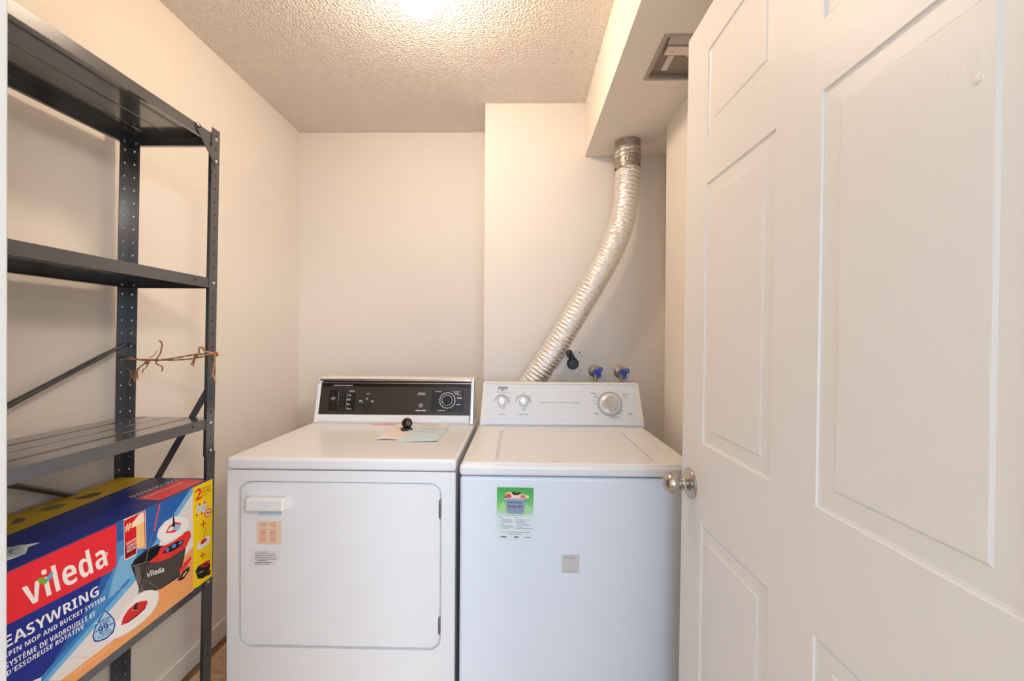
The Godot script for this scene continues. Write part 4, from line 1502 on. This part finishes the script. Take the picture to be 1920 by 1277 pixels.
func magnet():
	var c = Canvas.new(105, 152, 7, "dfe8ea")
	# the printed ground runs from leaf green at the top to pale grey
	for k in 40:
		var f = k / 39.0
		var g = Color("3da64a").lerp(Color("7cc66a"), min(1.0, f * 1.8)) if f < 0.55 else Color("7cc66a").lerp(Color("dfe8ea"), (f - 0.55) / 0.45)
		c.rect(g.to_html(false), 0, k * 2.2, 105, 2.3)
	c.poly("a9d98c", [18, 40, 6, 60, 10, 72, 30, 76, 24, 48])
	c.poly("a9d98c", [84, 46, 98, 58, 92, 76, 76, 76])
	# scraps above the rim
	c.oval("f0cdb4", [36, 24, 49, 24, 36, 14])
	c.oval("d9462f", [33, 25, 41, 25, 33, 18])
	c.oval("efbfa0", [72, 26, 86, 26, 72, 18])
	c.oval("e0754a", [74, 26, 81, 26, 74, 21])
	c.oval("f1d3c2", [54, 28, 66, 28, 54, 22])
	c.poly("30342a", [42, 13, 50, 11, 56, 15, 66, 13, 70, 18, 60, 21, 50, 22, 45, 20])
	c.poly("6b7a3a", [22, 22, 30, 30, 26, 32, 20, 28])
	c.oval("f3e2d6", [88, 26, 92, 26, 88, 22])
	# pail
	c.poly("8f9fb6", [26, 32, 81, 32, 78, 70, 75, 76, 33, 76, 29, 70])
	c.poly("b6c2d2", [20, 31, 82, 31, 82, 35, 20, 35])
	c.line("b6c2d2", 1.4, [82, 38, 87, 48, 86, 58, 79, 62])
	c.line("2a3036", 2.0, [81, 34, 84, 40])
	c.line("74859e", 1.2, [30, 61, 78, 61])
	c.line("74859e", 1.2, [31, 66, 77, 66])
	c.text("Feed your", "1f3f4a", [31, 48, 74, 48, 31, 39])
	c.text("Green Bin", "1f3f4a", [32, 58, 75, 58, 32, 49])
	c.text("Food waste goes in", "4d6a62", [28, 82, 78, 82, 28, 79], "plain")
	c.rect("5d7a70", 7, 86, 9, 1.6)
	c.rect("5d7a70", 53, 86, 6, 1.6)
	for k in 7:
		c.rect("7d8f94", 13, 92 + k * 4.2, [28, 33, 33, 8, 33, 38, 26][k], 1.4)
		c.rect("7d8f94", 59, 92 + k * 4.2, [36, 21, 26, 32, 38, 16, 44][k], 1.4)
		if k in [0, 1, 2, 4, 6]:
			c.rect("4f9a52", 7, 91.6 + k * 4.2, 2.2, 2.2)
			c.rect("6f6f76", 54, 91.6 + k * 4.2, 2.2, 2.2)
	c.rect("8b9aa0", 7, 128, 88, 1.5)
	c.rect("7d8f94", 34, 134, 38, 1.5)
	c.rect("2c333a", 15, 141, 14, 3.4)
	c.oval("5a646c", [11, 142.5, 13, 142.5, 11, 141])
	c.rect("2c333a", 51, 141, 13, 3.4)
	c.rect("6f7a80", 80, 142.5, 18, 2.4)
	var s = ST()
	plate(s, 0, 0, 0.105, 0.152, 0.001, 0, 0.0009, 0.0002, Transform3D(Basis(Vector3.BACK, -0.008), Vector3(-0.0085, 0.768, -1.2258)), 2)
	tag(obj("magnet_sheet", s, printed("green_print", c.tex(), 0.4)), "green printed magnet sheet with food-waste pail on the washer front", "magnet")

func strand(pts, r, z, m, parent, called, seed_):
	var rng := RandomNumberGenerator.new()
	rng.seed = seed_
	var a := []
	for i in pts.size():
		a.append(Vector3(pts[i][0], pts[i][1], z + rng.randf_range(-0.002, 0.002)) if pts[i].size() < 3 else Vector3(pts[i][0], pts[i][1], pts[i][2]))
	var path = curve(a, 8)
	var s = ST()
	# two plies twisted together
	for k in 2:
		var p := []
		for i in path.size():
			var d = (path[min(i + 1, path.size() - 1)] - path[max(i - 1, 0)]).normalized()
			var u = d.cross(Vector3.BACK)
			if u.length() < 0.1:
				u = d.cross(Vector3.UP)
			u = u.normalized()
			var w = d.cross(u)
			var an = i * 0.9 + k * PI
			p.append(path[i] + (u * cos(an) + w * sin(an)) * r * 0.55)
		tube(s, p, r * 0.72, 7)
	obj(called, s, m, parent)

func twine():
	var t = thing("jute_twine", "brown jute twine knotted between the two far shelf posts", "twine", Vector3(-1.07, 1.2, -1.285))
	var z = -1.287
	strand([[-1.222, 1.203, -1.292], [-1.209, 1.202], [-1.188, 1.205], [-1.156, 1.199], [-1.104, 1.199], [-1.052, 1.206], [-0.991, 1.217], [-0.957, 1.219, -1.284], [-0.938, 1.221, -1.268], [-0.926, 1.222, -1.266], [-0.928, 1.222, -1.290]], 0.0022, z, M.jute, t, "cord", 1)
	strand([[-1.206, 1.203, -1.292], [-1.193, 1.201], [-1.129, 1.2], [-1.069, 1.199], [-1.0, 1.204], [-0.965, 1.211], [-0.940, 1.213, -1.305], [-0.927, 1.217, -1.300]], 0.002, z, M.jute, t, "cord", 2)
	strand([[-0.977, 1.222], [-0.976, 1.237], [-0.966, 1.238], [-0.945, 1.231, -1.264], [-0.931, 1.226, -1.262], [-0.923, 1.222, -1.275], [-0.932, 1.219, -1.262], [-0.955, 1.219, -1.268], [-0.975, 1.218]], 0.0022, z, M.jute_light, t, "loop", 3)
	strand([[-0.924, 1.222], [-0.922, 1.202], [-0.925, 1.179], [-0.930, 1.159], [-0.925, 1.148], [-0.919, 1.135]], 0.0024, z + 0.008, M.jute_light, t, "loose_end", 4)
	strand([[-1.104, 1.199], [-1.104, 1.205], [-1.096, 1.219], [-1.089, 1.235], [-1.088, 1.248], [-1.092, 1.256], [-1.098, 1.258]], 0.0018, z + 0.003, M.jute, t, "loose_end", 5)
	strand([[-1.131, 1.2], [-1.12, 1.21], [-1.112, 1.216], [-1.103, 1.23]], 0.0009, z + 0.003, M.jute, t, "loose_end", 6)
	strand([[-1.106, 1.2], [-1.106, 1.189], [-1.094, 1.183], [-1.087, 1.178], [-1.088, 1.166]], 0.0018, z + 0.003, M.jute, t, "loose_end", 7)
	strand([[-1.136, 1.197], [-1.148, 1.184], [-1.158, 1.178], [-1.169, 1.162], [-1.175, 1.148], [-1.172, 1.133]], 0.0017, z + 0.003, M.jute, t, "loose_end", 8)
	for k in 3:
		strand([[-1.168 + 0.002 * k, 1.166], [-1.171 + 0.004 * k, 1.152], [-1.177 + 0.006 * k, 1.140]], 0.0012, z + 0.004, M.jute, t, "fray", 20 + k)
	strand([[-1.134, 1.192], [-1.139, 1.178], [-1.148, 1.169], [-1.149, 1.161]], 0.0015, z + 0.002, M.jute, t, "loose_end", 9)
	strand([[-1.152, 1.182], [-1.174, 1.165], [-1.186, 1.146], [-1.196, 1.124]], 0.0011, z + 0.001, M.jute, t, "loose_end", 10)
	strand([[-1.197, 1.174], [-1.189, 1.164], [-1.189, 1.152], [-1.182, 1.146]], 0.0009, z + 0.001, M.jute, t, "fray", 11)
	strand([[-0.984, 1.214], [-0.993, 1.198], [-1.0, 1.186]], 0.002, z + 0.003, M.jute, t, "loose_end", 12)
	strand([[-0.986, 1.214], [-0.990, 1.194], [-0.993, 1.181]], 0.0016, z + 0.003, M.jute, t, "loose_end", 13)
	for q in [[-1.136, 1.191, 0.0055], [-1.104, 1.199, 0.004], [-0.984, 1.212, 0.005], [-0.924, 1.221, 0.0055], [-1.186, 1.204, 0.004]]:
		var s = ST()
		var loop := []
		for i in 25:
			var a = TAU * i / 12.0
			loop.append(Vector3(q[0] + cos(a) * q[2] * 0.8, q[1] + sin(a) * q[2] * 0.7, z + 0.003 + (q[2] * 0.5 * sin(a * 0.5 + 1.0))))
		tube(s, loop, q[2] * 0.42, 7)
		obj("knot", s, M.jute, t)


# ------------------------------------------------------------- print on the carton, in millimetres from its near top corner
func art_front(c):
	c.poly("2f63ad", [277, -2, 512, 0, 512, 68, 318, 168, 265, 202, 140, 227, 233, 134])
	c.poly("4a8dca", [277, 47, 309, 49, 388, 154, 323, 162, 265, 194, 202, 192, 249, 136, 265, 113])
	c.poly("7fb6e0", [286, 84, 318, 83, 337, 127, 318, 155, 287, 170, 257, 165, 269, 124])
	c.poly("6fb2e2", [512, -7, 461, 33, 311, 151, 120, 245, 150, 269, 337, 170, 512, 48])
	c.poly("3f86cc", [307, 149, 114, 240, 123, 248, 316, 154])
	c.poly("e3e0df", [512, 13, 470, 47, 332, 163, 133, 255, 257, 356, 513, 321])
	c.line("c9c6c6", 1, [181, 243, 233, 286])
	c.line("c9c6c6", 1, [233, 208, 319, 270])
	c.line("c9c6c6", 1, [265, 146, 318, 189])
	c.poly("eda66c", [514, 170, 480, 183, 444, 203, 388, 208, 338, 248, 265, 271, 155, 273, 319, 405, 514, 301])
	c.line("d98c52", 1, [506, 216, 233, 298])
	c.line("d98c52", 1, [506, 256, 202, 279])
	c.line("f7c79a", 2, [265, 279, 181, 280])
	c.poly("f7d61f", [510, 0, 592, 0, 596, 312, 513, 295])
	c.poly("e8323c", [62, 1, 277, 3, 277, 96, 273, 103, 267, 106, 259, 107, 62, 97])
	c.text("vileda", "f6f4f2", [95, 85, 257, 90, 84, 26], "bold")
	c.poly("7ab53c", [113, 40, 120, 41, 127, 46, 132, 54, 128, 59, 121, 55, 116, 49])
	c.poly("5fb4e0", [128, 52, 130, 46, 135, 42, 142, 41, 141, 49, 137, 54, 132, 54])
	c.oval("f6f4f2", [252, 61, 256, 63, 252, 57])
	c.oval("e8323c", [252, 61, 254, 63, 252, 59])
	c.text("EASYWRING", "f4f4f6", [61, 139, 236, 145, 58, 116], "bold")
	c.text("SPIN MOP AND BUCKET SYSTEM", "f0f0f4", [60, 157, 250, 165, 59, 147], "bold")
	c.text("SYSTÈME DE VADROUILLE ET", "f0f0f4", [62, 177, 228, 186, 61, 163], "bold")
	c.text("D'ESSOREUSE ROTATIVE", "f0f0f4", [64, 192, 203, 197, 64, 182], "bold")
	c.poly("e8eaf0", [105, 233, 121, 238, 120, 245])
	c.poly("f3ece2", [295, 1, 354, 2, 357, 100, 331, 90, 330, 102, 297, 100])
	c.poly("d8222a", [296, 4, 352, 3, 355, 97, 329, 88, 328, 99, 299, 98])
	c.poly("8e1419", [299, 98, 298, 65, 329, 76, 328, 99])
	c.poly("f6c98a", [316, 20, 337, 5, 349, 5, 353, 95, 330, 87, 328, 31, 316, 31])
	c.poly("fbe9cf", [316, 20, 337, 5, 349, 5, 351, 29, 328, 31, 316, 31])
	c.text("#", "f6d9a8", [298, 34, 316, 34, 297, 15], "bold")
	c.text("SPIN MOP", "f6efe6", [302, 67, 331, 65, 302, 60], "bold")
	c.text("VADROUILLE", "f6efe6", [303, 77, 338, 75, 303, 69], "bold")
	c.text("MEILLEURE", "f6efe6", [303, 85, 329, 85, 303, 78], "bold")
	c.poly("2a2828", [314, 122, 324, 111, 354, 104, 409, 107, 461, 116, 498, 122, 503, 139, 484, 159, 478, 189, 462, 231, 403, 229, 341, 207, 327, 159])
	c.poly("4b4744", [324, 129, 362, 142, 422, 162, 479, 162, 476, 188, 459, 226, 403, 226, 344, 205, 332, 162])
	c.poly("6b6661", [324, 129, 336, 134, 351, 208, 341, 205, 328, 160])
	c.poly("161616", [324, 122, 354, 109, 401, 114, 393, 132, 366, 137, 362, 142])
	c.line("d8d4d0", 1, [317, 125, 362, 136])
	c.line("8f8a86", 1, [342, 170, 366, 191, 393, 223])
	c.poly("e23a35", [361, 139, 389, 134, 401, 119, 443, 120, 484, 115, 500, 120, 504, 137, 484, 161, 426, 162, 393, 153])
	c.poly("20222a", [405, 138, 422, 129, 452, 128, 477, 136, 470, 147, 439, 148])
	c.oval("4f9ad6", [422, 136, 428, 137, 422, 131])
	c.oval("4f9ad6", [443, 136, 451, 138, 444, 131])
	c.oval("4f9ad6", [465, 138, 471, 138, 465, 134])
	c.poly("e23a35", [459, 214, 479, 201, 503, 194, 505, 203, 485, 218, 468, 222])
	c.poly("2a2828", [454, 238, 475, 222, 498, 220, 499, 232, 479, 245, 468, 244])
	c.poly("e3b085", [470, 236, 482, 229, 490, 228, 488, 233, 479, 238])
	c.text("vileda", "f4f2f0", [359, 175, 411, 189, 358, 160], "bold")
	c.poly("f4f2f0", [366, 161, 370, 167, 376, 164, 371, 165])
	c.poly("f1efef", [387, 85, 393, 68, 413, 56, 443, 55, 479, 70, 496, 88, 492, 108, 474, 118, 443, 122, 413, 120, 393, 111, 401, 102])
	c.line("b9c4d2", 1.2, [389, 93, 397, 69, 415, 58, 443, 58])
	c.line("b9c4d2", 1.2, [460, 62, 483, 71, 498, 85])
	c.line("b9c4d2", 1.2, [393, 110, 422, 115, 461, 119])
	c.poly("e23a35", [415, 88, 426, 75, 447, 72, 467, 84, 465, 94, 445, 100])
	c.poly("f1efef", [421, 87, 430, 79, 449, 80, 461, 88, 452, 94])
	c.poly("9cc4e6", [434, 88, 447, 79, 467, 88, 461, 100])
	c.poly("25272c", [438, 82, 439, 57, 442, 45, 444, 59, 447, 85])
	c.line("e23a35", 5, [396, 3, 379, 66])
	c.line("f08a80", 1.2, [398, 5, 380, 67])
	c.line("25272c", 2.2, [377, 67, 355, 138])
	c.line("25272c", 3, [355, 138, 327, 227])
	c.line("cfd2d6", 0.8, [376, 70, 355, 132])
	c.poly("efedec", [331, 203, 351, 204, 372, 214, 393, 231, 395, 251, 386, 266, 370, 274, 351, 278, 326, 279, 299, 277, 273, 270, 254, 259, 242, 246, 260, 243, 282, 231, 302, 213])
	c.line("cfccca", 1.5, [395, 251, 385, 267, 369, 275, 351, 279, 325, 280, 298, 279, 273, 270])
	c.poly("d8342f", [289, 249, 294, 234, 307, 224, 324, 221, 341, 224, 359, 233, 361, 240, 353, 248, 331, 252, 307, 252])
	c.poly("a81f1e", [289, 249, 307, 250, 331, 250, 353, 246, 361, 240, 354, 251, 332, 255, 308, 255])
	c.poly("2d2a2c", [321, 234, 325, 221, 333, 221, 331, 238])
	c.line("efe6dd", 1, [317, 231, 331, 240])
	c.poly("22418f", [249, 187, 262, 205, 272, 223, 275, 239, 270, 253, 253, 256, 235, 250, 225, 242, 221, 228, 227, 210, 239, 197])
	c.poly("a9d2ee", [249, 190, 261, 207, 269, 222, 272, 237, 267, 250, 252, 252, 235, 247, 227, 240, 224, 229, 229, 213, 241, 200])
	c.text("99", "1f3a8a", [236, 233, 259, 236, 233, 217], "bold")
	c.text("%", "1f3a8a", [260, 233, 269, 232, 260, 227], "bold")
	c.text("+", "1f3a8a", [229, 226, 234, 226, 228, 221], "bold")
	c.text("REMOVES", "1f3a8a", [236, 210, 264, 214, 235, 204], "bold")
	c.text("ÉLIMINE", "1f3a8a", [238, 217, 261, 220, 237, 211], "bold")
	c.text("BACTERIA", "1f3a8a", [240, 238, 265, 244, 239, 234], "bold")
	c.text("DES BACTÉRIES", "1f3a8a", [234, 242, 267, 250, 233, 238], "bold")
	c.poly("e9f1f8", [220, 202, 233, 203, 233, 206])
	c.text("2", "e2352f", [522, 44, 546, 43, 518, 11], "bold")
	c.text("RECHARGES", "3d7a2c", [546, 18, 582, 22, 545, 14], "bold")
	c.text("EXTRA", "d8342f", [545, 32, 582, 34, 544, 22], "bold")
	c.text("REFILLS", "3d7a2c", [547, 40, 569, 41, 547, 36], "bold")
	c.oval("d9dde2", [533, 71, 541, 73, 534, 57])
	c.oval("d9dde2", [553, 74, 564, 77, 555, 59])
	c.line("7d8894", 1.4, [527, 82, 533, 65, 541, 60])
	c.line("7d8894", 1.4, [548, 76, 556, 67, 563, 77, 553, 81, 548, 76])
	c.oval("e2352f", [535, 58, 539, 59, 535, 55])
	c.oval("e2352f", [556, 61, 561, 63, 557, 58])
	c.oval("e2352f", [525, 86, 529, 87, 525, 83])
	c.oval("e2352f", [546, 89, 550, 90, 547, 86])
	c.oval("e2352f", [570, 97, 584, 100, 572, 85])
	c.oval("f5efe9", [570, 97, 580, 99, 571, 88])
	c.oval("c5221f", [570, 97, 576, 98, 570, 93])
	c.line("e2352f", 3.4, [540, 122, 561, 124])
	c.line("e2352f", 3.4, [551, 112, 551, 134])
	c.line("e2352f", 3.4, [539, 213, 560, 217])
	c.line("e2352f", 3.4, [549, 204, 549, 226])
	c.poly("eceae8", [524, 183, 535, 169, 558, 165, 580, 171, 580, 185, 564, 194, 535, 192])
	c.poly("d8342f", [538, 178, 545, 168, 564, 170, 566, 178, 553, 182])
	c.line("2a2828", 1.6, [562, 137, 552, 169])
	c.poly("2a2828", [521, 247, 530, 239, 553, 240, 577, 244, 580, 262, 572, 285, 551, 285, 530, 275])
	c.poly("e2352f", [538, 246, 558, 239, 580, 244, 578, 255, 559, 255])
	c.poly("1c1c20", [548, 247, 561, 245, 572, 248, 561, 252])
	c.poly("2a2828", [568, 287, 577, 274, 583, 279, 579, 290])
	c.line("e2352f", 1.6, [572, 278, 582, 274])
	c.text("vileda", "f4f2f0", [534, 262, 551, 265, 533, 258], "bold")

func art_top(t):
	t.poly("d8b21d", [271, 289, 473, 322, 593, 319, 597, 189, 338, 178, 174, 167])
	t.line("16171c", 1.5, [189, 169, 337, 176, 595, 187])
	t.line("8d8fae", 1, [335, 170, 482, 158])
	t.poly("4a4868", [427, 112, 478, 157, 595, 166, 597, 109, 423, 86])
	t.poly("e8434a", [420, 84, 411, 9, 574, 11, 583, 93])
	# the printing on the top reads from the wall side
	t.text("vileda", "f6f4f2", [562, 64, 435, 71, 540, 58], "bold")
	t.text("EASYWRING", "c9c9d8", [581, 108, 434, 116, 571, 90], "bold")
	t.line("a9a9bd", 1, [585, 162, 494, 164])
	t.line("a9a9bd", 1, [569, 169, 485, 163])
	t.line("a9a9bd", 1, [553, 177, 476, 162])
	t.line("a9a9bd", 1, [538, 184, 468, 160])
	t.poly("6b5030", [414, 255, 428, 246, 457, 240, 465, 219, 441, 206, 418, 213, 411, 228])
	t.line("b5761f", 1.5, [501, 225, 548, 210])
	t.line("b5761f", 1.5, [510, 218, 558, 202])
	t.line("b5761f", 1.5, [520, 211, 568, 195])
	t.line("b5761f", 1.5, [529, 204, 578, 187])
	t.line("b5761f", 1.5, [539, 197, 589, 179])
	t.line("b5761f", 1.5, [549, 189, 600, 172])
	t.line("b5761f", 1.5, [509, 261, 533, 238])
	t.line("b5761f", 1.5, [492, 239, 516, 217])
	t.line("b5761f", 1.5, [476, 219, 498, 196])
	t.poly("8a7a58", [334, 250, 354, 259, 372, 257, 379, 234, 373, 223, 355, 217, 341, 222, 332, 235])
	t.poly("6b5040", [257, 229, 286, 253, 294, 247, 289, 228, 274, 217, 264, 222])
	t.line("a0701c", 2, [307, 241, 318, 235])
	t.line("a0701c", 2, [339, 279, 377, 292])
	t.poly("dfe6f0", [130, 84, 161, 100, 177, 64, 155, 67, 131, 43, 114, 44, 101, 48])
	t.oval("b9c8d8", [137, 76, 141, 55, 158, 101])
	t.line("2a3550", 2, [126, 80, 147, 90, 130, 73, 130, 56])
